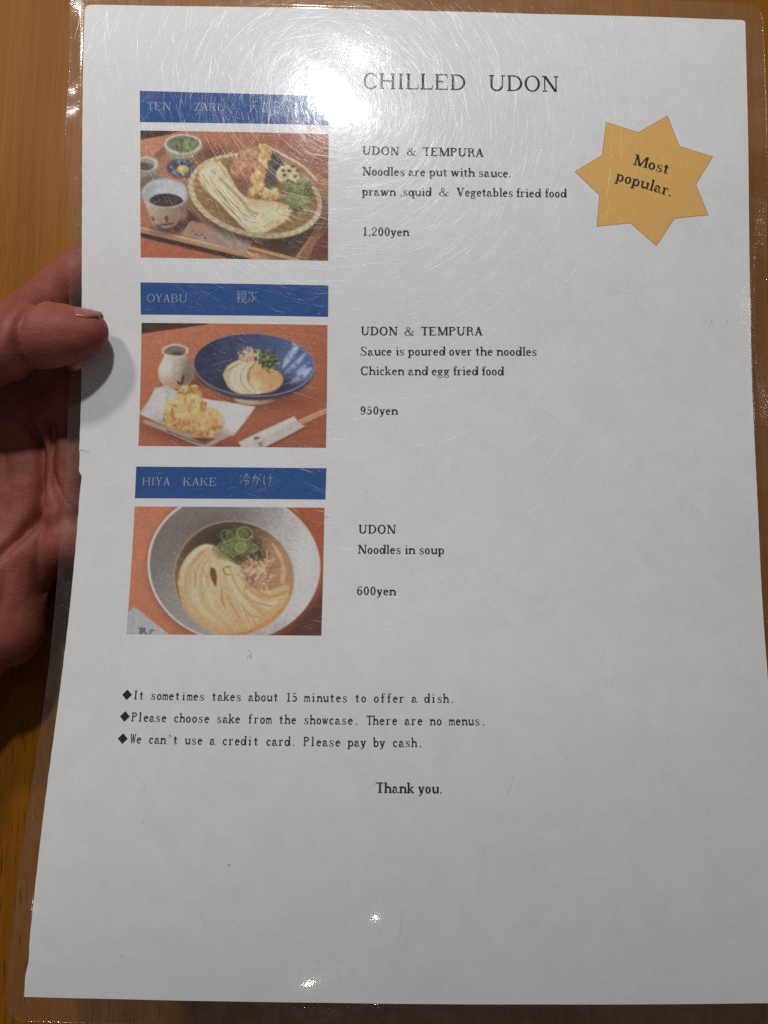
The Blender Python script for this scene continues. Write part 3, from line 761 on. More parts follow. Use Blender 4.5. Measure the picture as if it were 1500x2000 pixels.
def picture_one(p):
    p.fill((196, 116, 80), (150, 80, 58), 20, 300, 1500)
    p.poly([(90, 340), (420, 350), (300, 385), (90, 428)], (62, 34, 30), 8)
    tray = [(90, 600), (215, 520), (330, 430), (470, 440), (700, 500), (1000, 450), (1380, 700), (1380, 900), (1160, 1240), (820, 1180), (90, 1010)]
    p.poly(tray, (176, 112, 76), 14)
    p.poly([(204, 520), (322, 425), (345, 448), (240, 560)], (132, 84, 60), 8, .8)
    p.poly([(90, 420), (330, 385), (205, 520), (90, 590)], (200, 122, 86), 10)
    p.ell(610, 530, 170, 62, (92, 52, 42), 10, 90, .75)
    p.poly([(430, 860), (560, 1000), (900, 1100), (1240, 1000), (1340, 840), (1350, 900), (1165, 1225), (860, 1130), (430, 1030)], (72, 48, 38), 34, .95)
    p.poly([(1130, 1230), (1260, 1060), (1380, 780), (1380, 880), (1235, 1230)], (152, 96, 62), 8)
    p.poly([(1228, 1230), (1310, 1060), (1380, 880), (1380, 1240)], (110, 52, 38), 8)
    p.line([(1140, 1226), (1270, 1040), (1372, 800)], 14, (186, 126, 84), 6)
    # front rim of the tray
    p.poly([(90, 1010), (860, 1185), (1000, 1240), (90, 1240)], (58, 36, 30), 10)
    p.poly([(90, 1062), (420, 1140), (840, 1240), (90, 1240)], (186, 98, 62), 12)
    p.line([(90, 1012), (420, 1088), (900, 1205), (1010, 1250)], 40, (184, 134, 92), 6)
    p.line([(90, 1000), (420, 1076), (900, 1192)], 10, (222, 178, 132), 5)
    # bowl of spring onion
    p.poly([(276, 455), (300, 520), (350, 548), (420, 552), (490, 520), (528, 455)], (146, 142, 122), 6, 1, True)
    p.ell(402, 450, 127, 68, (196, 194, 172), 0, 5)
    p.ell(402, 446, 108, 52, (104, 108, 92), 0, 6)
    m = p.e_mask(412, 462, 78, 44, 0, 10)
    p.lay(m, (104, 120, 62))
    for _ in range(70):
        x, y = 412 + p.r.normal(0, 34), 455 + p.r.normal(0, 22)
        p.ring(x, y, 12, 8, 4, [(134, 148, 86), (86, 102, 50), (156, 166, 110), (64, 76, 40)][p.r.integers(4)], p.r.uniform(0, 180), 4, .9)
    # small indigo dish with ginger
    p.ell(396, 618, 95, 60, (60, 44, 40), 0, 18, .7)
    p.ell(390, 607, 94, 58, (66, 74, 102), 6, 5)
    p.lay(p.e_mask(390, 607, 90, 54, 6, 6) * np.clip((p.noise(14, 2) - .5) * 7, 0, .8), (146, 152, 172))
    p.ell(394, 606, 62, 36, (54, 60, 88), 4, 10, .8)
    p.ell(402, 618, 42, 28, (196, 164, 84), 0, 8); p.ell(398, 608, 26, 14, (222, 196, 120), 0, 8)
    # jug at the edge
    p.poly([(90, 600), (232, 590), (225, 630), (270, 660), (300, 690), (180, 720), (90, 850)], (150, 138, 126), 10)
    p.poly([(90, 690), (200, 650), (290, 690), (150, 740), (90, 830)], (112, 96, 88), 26, .8)
    p.ell(160, 580, 76, 52, (200, 196, 188), 4, 5); p.ell(156, 582, 60, 40, (150, 142, 132), 4, 5); p.ell(150, 598, 52, 26, (92, 74, 66), 4, 8)
    p.ring(160, 580, 72, 48, 3, (112, 124, 146), 4, 3, .7)
    # sauce cup
    p.ell(350, 1000, 130, 46, (52, 34, 30), -8, 50, .8)
    body = [(130, 790), (160, 870), (195, 965), (232, 1000), (290, 1012), (350, 995), (385, 950), (425, 870), (445, 790)]
    bm = p.p_mask(body, 6)
    p.lay(bm, 1 * p.grad((196, 172, 150), (128, 102, 90), 0, 150, 440))
    p.lay(bm * np.clip((p.Y - 880) / 120, 0, 1) * .55, (170, 110, 84))
    for pts in [[(285, 925), (300, 950), (285, 985)], [(300, 930), (282, 955)], [(195, 930), (212, 965)], [(240, 990), (300, 985), (350, 975)], [(225, 985), (260, 1003)]]: p.line(pts, 13, (60, 48, 46), 6, .9, taper=True)
    p.ell(287, 778, 159, 100, (202, 200, 200), 2, 4); p.ring(287, 778, 152, 93, 5, (110, 118, 134), 2, 4, .8)
    im = p.e_mask(288, 780, 145, 86, 2, 4)
    p.lay(im, p.grad((112, 116, 122), (186, 190, 196), 15, 180, 440))
    p.lay(p.e_mask(293, 832, 112, 52, 2, 7) * im, (40, 32, 28)); p.lay(p.e_mask(300, 842, 80, 28, 0, 30) * im, (64, 50, 40))
    p.lay(np.clip((p.noise(16, 2) - .6) * 5, 0, .4) * p.e_mask(293, 832, 105, 48, 2, 8), (92, 80, 66))
    # paper sleeve and chopsticks
    p.poly([(452, 962), (560, 985), (866, 1100), (830, 1182), (395, 1052)], (164, 136, 120), 6)
    p.poly([(470, 962), (640, 1010), (520, 1040), (400, 1050)], (176, 122, 90), 30, .7)
    for x, y in [(490, 1050), (530, 1055), (470, 1030), (505, 1062), (555, 1075)]: p.ell(x, y, 9, 5, (104, 60, 44), 20, 5)
    p.line([(840, 1140), (1000, 1180), (1170, 1222)], 24, (196, 148, 102), 5); p.line([(840, 1152), (1000, 1194), (1100, 1222)], 6, (104, 66, 46), 4)
    # basket
    bc = (884, 795); brx, bry, brot = 452, 272, 13
    p.ell(bc[0] + 14, bc[1] + 44, brx + 6, bry, (70, 44, 34), brot, 44, .8)
    p.ell(*bc, brx, bry, (206, 190, 150), brot, 6)
    for i in range(130):
        t = i / 130 * 2 * math.pi; r0 = math.radians(brot)
        def on(rr, tt):
            x, y = brx * rr * math.cos(tt), bry * rr * math.sin(tt)
            return (bc[0] + x * math.cos(r0) - y * math.sin(r0), bc[1] + x * math.sin(r0) + y * math.cos(r0))
        p.line([on(.93, t), on(1.0, t + .07)], 5, [(178, 150, 104), (228, 216, 180), (150, 120, 80)][i % 3], 4, .7)
    inm = p.e_mask(bc[0], bc[1] - 6, brx * .925, bry * .90, brot, 6)
    p.lay(inm, p.grad((206, 158, 92), (178, 138, 84), 0, 450, 1300))
    for j in range(-11, 15):                                         # woven slits
        for i in range(-20, 22):
            x = bc[0] + i * 24 + (j % 2) * 12 + j * 7; y = bc[1] + j * 21 + i * 6.5
            p.line([(x - 9, y - 10), (x + 7, y + 8)], 7, (92, 56, 34) if (i + j) % 3 else (120, 80, 48), 5, .85, inm)
    p.lay(p.e_mask(bc[0] + 60, bc[1] - 60, 330, 150, brot, 120) * .5, (110, 70, 44))
    # dark leaf and aubergine
    p.poly([(975, 468), (1045, 520), (1075, 600), (1040, 720), (940, 725), (955, 580)], (84, 74, 64), 12, 1, True)
    p.crumble(p.p_mask([(975, 468), (1075, 600), (1040, 720), (940, 725)], 20), .5, 40)
    p.line([(990, 480), (1080, 530), (1200, 600), (1290, 690)], 16, (222, 208, 186), 7, .8)
    # red sweet potato
    m = p.p_mask([(745, 545), (820, 492), (905, 470), (945, 520), (900, 690), (800, 715), (745, 670), (715, 610)], 14, True)
    p.lay(m, p.grad((186, 136, 104), (150, 78, 60), 90, 500, 690)); p.crumble(m, .35, 40)
    # lotus root
    p.ell(1112, 668, 88, 76, (150, 124, 84), 10, 10); p.ell(1100, 656, 76, 64, (208, 188, 142), 10, 8)
    p.crumble(p.e_mask(1110, 665, 86, 74, 10, 8), .22, 22)
    for x, y in [(1110, 632), (1080, 660), (1105, 696), (1165, 630), (1150, 668), (1135, 600), (1072, 628)]: p.ell(x, y, 13, 11, (84, 66, 54), 0, 6)
    # prawn in batter
    S = [(948, 480), (925, 580), (905, 680), (880, 800)]
    p.line(S, 100, (150, 92, 50), 14, .7); fry(p, [(940, 520, 50, 62), (920, 600, 46, 66), (902, 690, 46, 64), (878, 775, 46, 52)], (208, 150, 84), (236, 192, 130), (170, 108, 56), 8); p.line([(930, 490), (905, 590), (886, 690), (866, 790)], 22, (236, 196, 136), 18, .45)
    p.crumble(np.clip(.5 - (np.abs((p.X - 948) + (p.Y - 480) * .21) - 42) / 10, 0, 1) * (p.Y > 470) * (p.Y < 830), .3, 24)
    fry(p, [(830, 560, 80, 60), (790, 620, 66, 60)], (184, 112, 82), (206, 150, 116), (140, 78, 56), 9)
    # noodles
    nod = [(508, 650), (528, 592), (598, 562), (672, 590), (722, 670), (775, 760), (850, 815), (960, 826), (1090, 852), (1128, 890), (1085, 960), (1010, 1012), (930, 1045), (830, 1025), (740, 940), (655, 845), (575, 775), (522, 720)]
    nm = p.p_mask(nod, 12, True)
    p.ell(800, 900, 260, 120, (110, 72, 44), 28, 90, .5)
    p.lay(nm, (206, 184, 138))
    for i in range(150):
        o, c = p.r.uniform(-66, 66), [(238, 226, 194), (226, 208, 166), (186, 152, 100), (244, 234, 208), (206, 168, 112)][p.r.integers(5)]
        q = p.r.uniform(-26, 26)
        p.line([(560 + o * .5 + q, 620 - o * .5), (640 + o * .75, 740 - o * .45 + q), (745 + o * .7 + q, 860 - o * .55), (860 + o * .4, 950 - o * .8 + q), (980 + o * .2, 950 - o * .9)], 6, c, 6, .6, nm)
    for i in range(34):                                               # gaps and shine between the strands
        o, q, q2 = p.r.uniform(-64, 64), p.r.uniform(-22, 22), p.r.uniform(-22, 22)
        p.line([(560 + o * .5 + q, 620 - o * .5), (640 + o * .75, 740 - o * .45 + q), (745 + o * .7 + q2, 860 - o * .55), (860 + o * .4, 950 - o * .8 + q2), (980 + o * .2, 950 - o * .9)], 8, (158, 118, 70) if i % 2 else (250, 242, 220), 6, .6, nm, True)
    for i in range(24):
        p.ring(1010 + p.r.normal(0, 45), 940 + p.r.normal(0, 30), p.r.uniform(40, 100), p.r.uniform(20, 50), 8, [(236, 222, 186), (190, 158, 108), (226, 206, 164)][p.r.integers(3)], p.r.uniform(-40, 20), 5, .8, p.r.uniform(150, 220), p.r.uniform(320, 420), np.maximum(nm, p.e_mask(1000, 930, 130, 80, -15, 20)))
    for i in range(10):
        p.ring(592 + p.r.normal(0, 10), 638 + p.r.normal(0, 14), p.r.uniform(25, 75), p.r.uniform(22, 60), 8, [(240, 228, 198), (206, 168, 118)][i % 2], 30, 5, .7, 140, 380, nm)
    # golden piece and leaf
    fry(p, [(990, 790, 62, 46)], (206, 162, 92), (230, 196, 132), (160, 108, 56), 3)
    lm = np.zeros(p.X.shape)
    for _ in range(120):
        x, y = 1165 + p.r.normal(0, 48), 800 + p.r.normal(0, 42)
        p.ell(x, y, p.r.uniform(10, 28), p.r.uniform(7, 18), [(100, 112, 58), (124, 134, 76), (78, 88, 46), (142, 150, 92), (110, 118, 60)][p.r.integers(5)], p.r.uniform(0, 180), 8, .8)
    for _ in range(30):
        x, y = 1205 + p.r.normal(0, 40), 830 + p.r.normal(0, 26)
        p.line([(x, y), (x + p.r.normal(0, 24), y + p.r.normal(0, 24))], 5, (164, 172, 100), 4, .7)
    p.crumble(np.ones(p.X.shape), .10, 16)

def picture_two(p):
    p.fill((200, 116, 76), (168, 84, 54), 60, 500, 1500)
    p.poly([(90, 330), (600, 340), (560, 356), (90, 418)], (72, 38, 36), 6)
    # jug
    p.ell(440, 745, 130, 46, (96, 44, 34), -10, 70, .7)
    body = [(276, 560), (262, 590), (236, 650), (240, 710), (275, 760), (350, 780), (430, 765), (470, 710), (468, 640), (440, 590), (420, 560)]
    bm = p.p_mask(body, 6, True)
    p.lay(bm, p.grad((222, 210, 196), (150, 128, 112), 0, 270, 480))
    p.lay(bm * np.clip((p.Y - 650) / 110, 0, 1) * .75, (192, 136, 98))
    p.lay(p.e_mask(430, 690, 40, 90, 10, 50) * bm * .6, (112, 88, 76))
    p.lay(p.e_mask(290, 640, 28, 60, 15, 40) * bm * .5, (232, 226, 222))
    for pts in [[(405, 685), (400, 715), (393, 740)], [(362, 730), (382, 752)], [(404, 725), (388, 752)]]: p.line(pts, 17, (58, 48, 56), 6, .9, taper=True)
    p.poly([(254, 538), (275, 505), (350, 480), (430, 505), (436, 540), (405, 570), (340, 582), (285, 560)], (204, 194, 178), 5, 1, True)
    p.poly([(268, 538), (290, 512), (350, 494), (415, 512), (420, 536), (390, 552), (330, 556), (290, 548)], (128, 112, 98), 7, 1, True)
    p.ell(368, 548, 44, 14, (84, 56, 44), 0, 10, .8)
    # bowl
    p.ell(905, 850, 270, 60, (118, 56, 38), 0, 90, .8)
    p.ell(878, 846, 136, 42, (190, 166, 146), 0, 6); p.lay(p.e_mask(878, 846, 136, 42, 0, 6) * np.clip((p.X - 850) / 200, 0, 1) * .8, (130, 96, 80))
    p.ell(876, 652, 398, 206, (74, 58, 68), 2, 8)
    p.ell(874, 624, 404, 210, (150, 142, 160), 2, 5)
    bm = p.e_mask(874, 622, 397, 204, 2, 5)
    p.lay(bm, p.grad((38, 42, 70), (78, 104, 168), 5, 560, 1260))
    p.lay(bm * np.clip((p.Y - 700) / 130, 0, 1) * .5, (44, 46, 80))
    p.lay(bm * np.clip((p.noise(50, 4) - .5) * 4, 0, .4), (70, 84, 132))
    for pts, w in [([(1170, 500), (1120, 560), (1060, 650)], 46), ([(1220, 540), (1160, 610), (1070, 690)], 30), ([(1258, 640), (1190, 690), (1110, 750)], 50), ([(1130, 470), (1150, 500), (1130, 530)], 30), ([(1250, 600), (1200, 640), (1150, 680)], 16)]:
        p.line(pts, w, (196, 206, 230), 26, .8, bm, True)
    p.lay(bm * p.e_mask(1160, 610, 130, 130, 0, 80) * np.clip((p.noise(34, 3) - .52) * 6, 0, .7), (72, 100, 172))
    # noodles
    p.lay(bm * p.e_mask(900, 745, 240, 85, 4, 70) * .7, (24, 26, 44))
    nm = p.p_mask([(668, 690), (700, 630), (770, 590), (830, 560), (905, 590), (985, 640), (1052, 680), (1068, 740), (1010, 795), (920, 815), (800, 815), (715, 780)], 10, True)
    p.lay(nm, p.grad((228, 204, 160), (206, 160, 100), 12, 760, 1180))
    for i in range(70):
        o = p.r.uniform(-1, 1)
        c = [(242, 226, 188), (222, 192, 140), (196, 150, 92), (236, 214, 170)][p.r.integers(4)]
        p.line([(850 + o * 40, 590 + abs(o) * 10), (770 + o * 70, 660), (760 + o * 80, 740), (830 + o * 70, 812)], 9, c, 6, .6, nm)
    for i in range(22):
        o = p.r.uniform(-1.1, 1.1)
        p.line([(850 + o * 44, 590 + abs(o) * 12), (770 + o * 74, 660), (760 + o * 84, 740), (830 + o * 74, 812)], 9, (164, 120, 72) if i % 2 else (250, 240, 214), 6, .6, nm, True)
    for i in range(34):
        q = p.r.uniform(0, 110)
        p.line([(840 + q * .3, 660 + q * .2), (880 + q, 680 + q * .5), (900 + q * .9, 740 + q * .25), (870 + q * .5, 810)], 8, [(226, 160, 92), (236, 186, 128), (212, 142, 72), (242, 204, 152)][p.r.integers(4)], 6, .6, nm)
    p.lay(nm * p.e_mask(985, 705, 95, 45, 10, 60) * .6, (222, 150, 84)); p.lay(nm * p.e_mask(880, 760, 50, 45, 0, 50) * .5, (246, 228, 200))
    p.ell(905, 805, 14, 8, (240, 236, 230), 0, 6)
    for _ in range(60):
        x, y = 848 + p.r.normal(0, 32), 556 + p.r.normal(0, 20)
        p.line([(x, y), (x + p.r.normal(0, 14), y + p.r.normal(0, 12)), (x + p.r.normal(0, 20), y + p.r.normal(0, 14))], 8, [(222, 190, 152), (196, 156, 118), (236, 212, 180), (170, 124, 92)][p.r.integers(4)], 6, .8)
    for _ in range(110):
        x = 965 + p.r.normal(0, 36)
        p.ell(x, 595 + (x - 960) * .25 + p.r.normal(0, 28), p.r.uniform(6, 17), p.r.uniform(5, 10), [(90, 108, 58), (116, 132, 74), (62, 74, 42), (146, 156, 94), (44, 52, 34)][p.r.integers(5)], p.r.uniform(0, 180), 5, .9)
    # plate, paper and chicken
    p.ell(430, 1090, 260, 60, (110, 48, 34), 14, 70, .75)
    p.line([(150, 1000), (330, 1070), (470, 1130), (560, 1158), (640, 1120), (700, 1090)], 30, (176, 152, 136), 8); p.line([(300, 1062), (470, 1128), (560, 1150)], 8, (110, 76, 64), 6)
    paper = [(108, 946), (170, 860), (214, 775), (292, 760), (370, 800), (560, 850), (884, 902), (815, 1000), (742, 1092), (600, 1110), (450, 1105), (300, 1040)]
    pm = p.p_mask(paper, 6)
    p.lay(pm, p.grad((206, 202, 200), (218, 214, 212), 0, 150, 800))
    p.lay(pm * np.clip((p.noise(140, 2) - .5) * 3, 0, .35), (168, 160, 158))
    p.poly([(640, 860), (884, 902), (742, 1092), (690, 1000)], (226, 222, 220), 20, .6)
    p.lay(pm * p.e_mask(480, 1070, 230, 40, 10, 60) * .75, (150, 100, 68))
    fry(p, [(440, 830, 92, 74), (350, 950, 84, 88), (470, 920, 100, 90), (400, 1000, 90, 60), (545, 1000, 118, 100)], (214, 158, 86), (240, 202, 136), (164, 100, 46), 5)
    p.lay(p.e_mask(548, 985, 80, 70, -20, 60) * .35, (226, 176, 116))
    # chopsticks in a sleeve
    p.line([(1160, 1012), (1260, 968), (1400, 905)], 32, (214, 164, 118), 5); p.line([(1160, 1014), (1400, 908)], 4, (150, 96, 66), 4)
    sl = [(774, 1136), (960, 1046), (1142, 964), (1176, 1012), (1216, 1030), (1100, 1095), (940, 1176), (800, 1180)]
    p.poly([(a + 6, b + 14) for a, b in sl], (112, 54, 38), 16, .6)
    p.poly(sl, (198, 188, 182), 5); p.poly([(790, 1140), (1142, 970), (1160, 995), (830, 1160)], (214, 206, 202), 10, .8)
    for pts in [[(878, 1112), (890, 1104)], [(884, 1120), (896, 1116), (905, 1104)], [(908, 1142), (918, 1152), (914, 1162)], [(922, 1146), (932, 1138)], [(926, 1160), (936, 1158)], [(896, 1108), (910, 1110)]]: p.line(pts, 6, (40, 34, 36), 4, .95)
    p.crumble(np.ones(p.X.shape), .09, 14)

def picture_three(p):
    p.fill((206, 122, 86), (190, 98, 60), 10, 200, 1400)
    p.poly([(1130, 300), (1420, 300), (1420, 800), (1330, 560)], (176, 84, 48), 60)
    p.poly([(1420, 760), (1360, 900), (1180, 1100), (1000, 1240), (1420, 1240)], (96, 46, 36), 90)
    p.ell(775, 748, 580, 512, (86, 46, 38), 4, 60, .35)
    p.ell(772, 735, 575, 498, (226, 222, 222), 4, 7)
    bm = p.e_mask(778, 737, 566, 490, 4, 8)
    p.lay(bm, p.grad((128, 118, 112), (206, 202, 206), 18, 350, 1450))
    p.lay(bm * p.e_mask(620, 470, 330, 170, -25, 260) * .75, (104, 92, 84))
    p.lay(bm * p.e_mask(1250, 700, 70, 300, 4, 90) * .6, (218, 214, 218))
    p.lay(bm * np.clip((p.Y - 1050) / 180, 0, 1) * .4, (150, 140, 140))
    # soup
    sc = (778, 818)
    sm = p.e_mask(*sc, 396, 374, 12, 10)
    p.ell(*sc, 404, 382, (196, 182, 172), 12, 10, .7)
    p.lay(sm, p.grad((88, 66, 52), (214, 148, 84), 78, 620, 1260))
    p.lay(sm * p.e_mask(1080, 720, 120, 220, -18, 120) * .6, (206, 156, 104))
    p.lay(sm * p.e_mask(640, 560, 170, 70, -20, 100) * .5, (64, 46, 38))
    p.ring(sc[0], sc[1], 388, 366, 14, (150, 96, 56), 12, 16, .5, 60, 220)
    # noodles: a folded skein
    nm = p.p_mask([(404, 860), (420, 760), (470, 670), (540, 610), (610, 592), (690, 620), (760, 700), (830, 760), (870, 860), (1000, 905), (1130, 860), (1140, 930), (1100, 1010), (1010, 1090), (880, 1160), (760, 1185), (640, 1170), (520, 1100), (440, 1000)], 12, True)
    p.lay(nm, p.grad((230, 208, 162), (216, 172, 112), 80, 700, 1250))
    C4 = [(240, 222, 180), (226, 200, 150), (202, 160, 106), (246, 232, 198)]
    for i in range(70):
        f = i / 69 + p.r.normal(0, .012)
        c = C4[p.r.integers(4)] if i % 4 else (190, 140, 86)
        p.line([(430 + 190 * f, 930 - 60 * f), (440 + 180 * f, 780 + 20 * f), (520 + 110 * f, 660 + 80 * f), (620 + 20 * f, 610 + 100 * f), (720 - 50 * f, 690 + 60 * f), (770 - 92 * f, 830 + 10 * f), (820 - 120 * f, 1000), (880 - 90 * f, 1150)], 13, c, 10, .55, nm)
    for i in range(46):
        f = i / 45 + p.r.normal(0, .012)
        c = C4[p.r.integers(4)] if i % 4 else (196, 142, 84)
        p.line([(418 + 200 * f, 880 + 20 * f), (450 + 190 * f, 1000 - 20 * f), (560 + 130 * f, 1100 - 60 * f), (690 + 60 * f, 1170 - 60 * f)], 15, c, 12, .5, nm)
    for i in range(52):
        f = i / 51 + p.r.normal(0, .012)
        c = C4[p.r.integers(4)] if i % 5 else (206, 146, 80)
        p.line([(700 + 150 * f, 700 + 130 * f), (760 + 130 * f, 860 + 40 * f), (850 + 150 * f, 1010 - 60 * f), (900 + 240 * f, 1130 - 230 * f)], 15, c, 11, .55, nm)
    for x0, y0, x1, y1, x2, y2 in [(830, 880, 900, 970, 1060, 1010), (870, 850, 980, 930, 1120, 930), (720, 900, 770, 1010, 850, 1120), (800, 960, 880, 1060, 980, 1080)]:
        p.line([(x0, y0), (x1, y1), (x2, y2)], 14, (206, 138, 72), 12, .75, nm, True)
    p.line([(700, 880), (700, 960), (730, 1030)], 24, (176, 112, 60), 20, .5, nm, True)
    p.lay(nm * np.clip((p.Y - 980) / 220, 0, 1) * .45, (206, 150, 92)); p.lay(nm * p.e_mask(420, 880, 60, 170, 12, 70) * .4, (200, 156, 108))
    # the hollow in the fold
    p.poly([(622, 750), (648, 756), (664, 800), (660, 870), (640, 850), (620, 800)], (128, 70, 42), 10, 1, True)
    p.line([(560, 745), (585, 790), (600, 850)], 11, (190, 140, 92), 8, .7, nm, True); p.line([(512, 760), (520, 820), (540, 880)], 9, (196, 150, 100), 8, .6, nm, True)
    p.line([(470, 790), (500, 720), (560, 670)], 14, (206, 150, 96), 10, .7, nm, True); p.line([(520, 690), (560, 650), (600, 640)], 18, (208, 144, 88), 10, .8, nm, True)
    for i in range(26):                                               # noodles deeper in the soup
        q = p.r.uniform(-60, 60)
        p.line([(1060 + q * .5, 640 + q), (1110 + q * .3, 740 + q), (1100 + q * .2, 850)], 10, [(206, 158, 108), (226, 190, 142), (180, 122, 78)][p.r.integers(3)], 7, .45, sm)
    # spring onion
    p.ell(800, 610, 130, 80, (52, 58, 30), -8, 60, .9); p.ell(700, 540, 80, 50, (44, 42, 28), -20, 50, .8); p.ell(900, 660, 90, 60, (64, 52, 34), 10, 50, .8)
    for i in range(120):
        x, y = 805 + p.r.normal(0, 62), 595 + p.r.normal(0, 44)
        rr = p.r.uniform(14, 42)
        c = [(130, 140, 76), (98, 108, 56), (150, 158, 98), (70, 78, 42), (112, 120, 62)][p.r.integers(5)]
        p.ring(x, y, rr, rr * p.r.uniform(.5, .95), 6, c, p.r.uniform(0, 180), 4, .9, 0, p.r.uniform(200, 360))
    p.ell(822, 618, 34, 30, (136, 146, 78), 0, 10, .8); p.ell(835, 520, 40, 30, (112, 124, 64), 0, 14, .6); p.ring(850, 520, 52, 42, 7, (156, 166, 104), 10, 4); p.ring(822, 616, 36, 32, 6, (166, 174, 114), 0, 4)
    for q in ([(690, 600), (720, 640), (790, 690)], [(690, 650), (740, 690), (780, 720)]): p.line(q, 22, (140, 148, 84), 12, .7, taper=True)
    # shaved flakes
    p.ell(930, 780, 95, 75, (150, 96, 66), 0, 40, .55)
    for _ in range(150):
        x, y = 932 + p.r.normal(0, 48), 782 + p.r.normal(0, 42)
        p.line([(x, y), (x + p.r.normal(0, 22), y + p.r.normal(0, 22)), (x + p.r.normal(0, 30), y + p.r.normal(0, 30))], 6, [(222, 182, 150), (190, 140, 108), (238, 208, 178), (150, 96, 70), (214, 164, 128)][p.r.integers(5)], 4, .85)
    # corner of a paper sleeve
    p.poly([(30, 1070), (112, 1010), (230, 1098), (370, 1205), (30, 1210)], (178, 178, 186), 6)
    for q in ([(145, 1152), (185, 1150)], [(160, 1150), (158, 1182)], [(150, 1168), (186, 1166)], [(182, 1150), (176, 1172), (196, 1186)], [(146, 1184), (166, 1182)], [(222, 1164), (244, 1162)], [(228, 1172), (216, 1186)], [(190, 1188), (202, 1186)]): p.line(q, 6, (50, 46, 48), 5, .9)
    p.crumble(np.ones(p.X.shape), .09, 14)

def food_picture(quad, units, paint, seed, nx=350, ny=236, gain=1.28):
    p = Painter(units, nx, ny, seed)
    paint(p)
    q = np.array(quad, float)
    s, t = np.meshgrid(np.linspace(0, 1, nx), np.linspace(0, 1, ny))
    P = sum(w[..., None] * q[i] for i, w in enumerate([(1 - s) * (1 - t), s * (1 - t), s * t, (1 - s) * t]))
    o = mesh_obj('food_picture', sheet(P[..., 0], P[..., 1], np.full(P.shape[:2], .02)).reshape(-1, 3), grid_faces(ny, nx), M_PRINT, menu, True)
    at = o.data.color_attributes.new('print', 'FLOAT_COLOR', 'POINT')
    for _ in range(2):                                               # the soft focus and grain of a small colour print
        Q = np.pad(p.C, ((1, 1), (1, 1), (0, 0)), 'edge')
        p.C = (Q[1:-1, 1:-1] * 2 + Q[:-2, 1:-1] + Q[2:, 1:-1] + Q[1:-1, :-2] + Q[1:-1, 2:]) / 6
    grey = p.C.mean(-1, keepdims=True)
    p.C = np.clip(p.C * .84 + grey * .16 + p.r.normal(0, 6.5, p.C.shape[:2])[..., None] + p.r.normal(0, 2.5, p.C.shape), 0, 255)
    c = np.ones((nx * ny, 4), np.float32)
    c[:, :3] = np.clip(lin(p.C).reshape(-1, 3) * gain, 0, .8)
    at.data.foreach_set('color', c.ravel())
    return o

pic1 = food_picture([(18.44, 40.49), (77.7, 41.49), (78.0, 81.71), (18.98, 80.55)], [(116, 355), (1370, 382), (1367, 1225), (120, 1203)], picture_one, 11)
pic1['label'] = 'picture of noodles and fried food on a woven basket with dipping cup'
pic2 = food_picture([(19.18, 100.91), (77.95, 101.75), (78.0, 140.24), (18.9, 139.73)], [(124, 342), (1363, 357), (1353, 1175), (104, 1162)], picture_two, 12)
pic2['label'] = 'picture of noodles in a blue bowl with fried chicken on white paper'
pic3 = food_picture([(18.58, 158.8), (77.98, 158.89), (78.44, 197.66), (19.19, 198.18)], [(112, 337), (1377, 346), (1356, 1198), (58, 1188)], picture_three, 13)
pic3['label'] = 'picture of noodles in soup in a pale bowl with spring onion'
# ---------------------------------------------------------------- the hand holding the menu (one continuous body, mm)
JOINTS = {
    'thumb_tip': (-97.4, 42.5, 51.9), 'thumb_pad': (-102.5, 41.6, 52.6), 'thumb_mid': (-109.5, 41.0, 53.6), 'thumb_ip': (-121.1, 39.4, 55.0), 'thumb_mcp': (-148.5, 35.3, 49.5), 'cmc': (-178.7, -10.8, 29.0),
    'wrist': (-176, -72, 26), 'fore': (-250, -190, 28),
    'index_mcp': (-154.4, 37.0, 25.5), 'index_pip': (-111.6, 66.9, 33.5), 'index_dip': (-90.5, 80.0, 36.6), 'index_tip': (-76.6, 88.3, 38.0),
    'mid_mcp': (-142.1, 16.3, 22.2), 'mid_pip': (-88.9, 36.8, 29.0), 'mid_dip': (-63.3, 45.9, 32.0), 'mid_tip': (-46.4, 52.1, 33.5),
    'ring_mcp': (-136.3, -1.2, 20.9), 'ring_pip': (-86.0, 9.9, 27.0), 'ring_dip': (-63.1, 14.4, 29.6), 'ring_tip': (-47.8, 17.5, 31.0),
    'lit_mcp': (-135.4, -23.9, 21.6), 'lit_pip': (-100.6, -17.2, 27.0), 'lit_dip': (-82.6, -14.0, 30.0), 'lit_tip': (-70.3, -11.6, 31.5),
}
J = {k: np.array(v) for k, v in JOINTS.items()}
P3 = lambda *a: np.array(a, float)
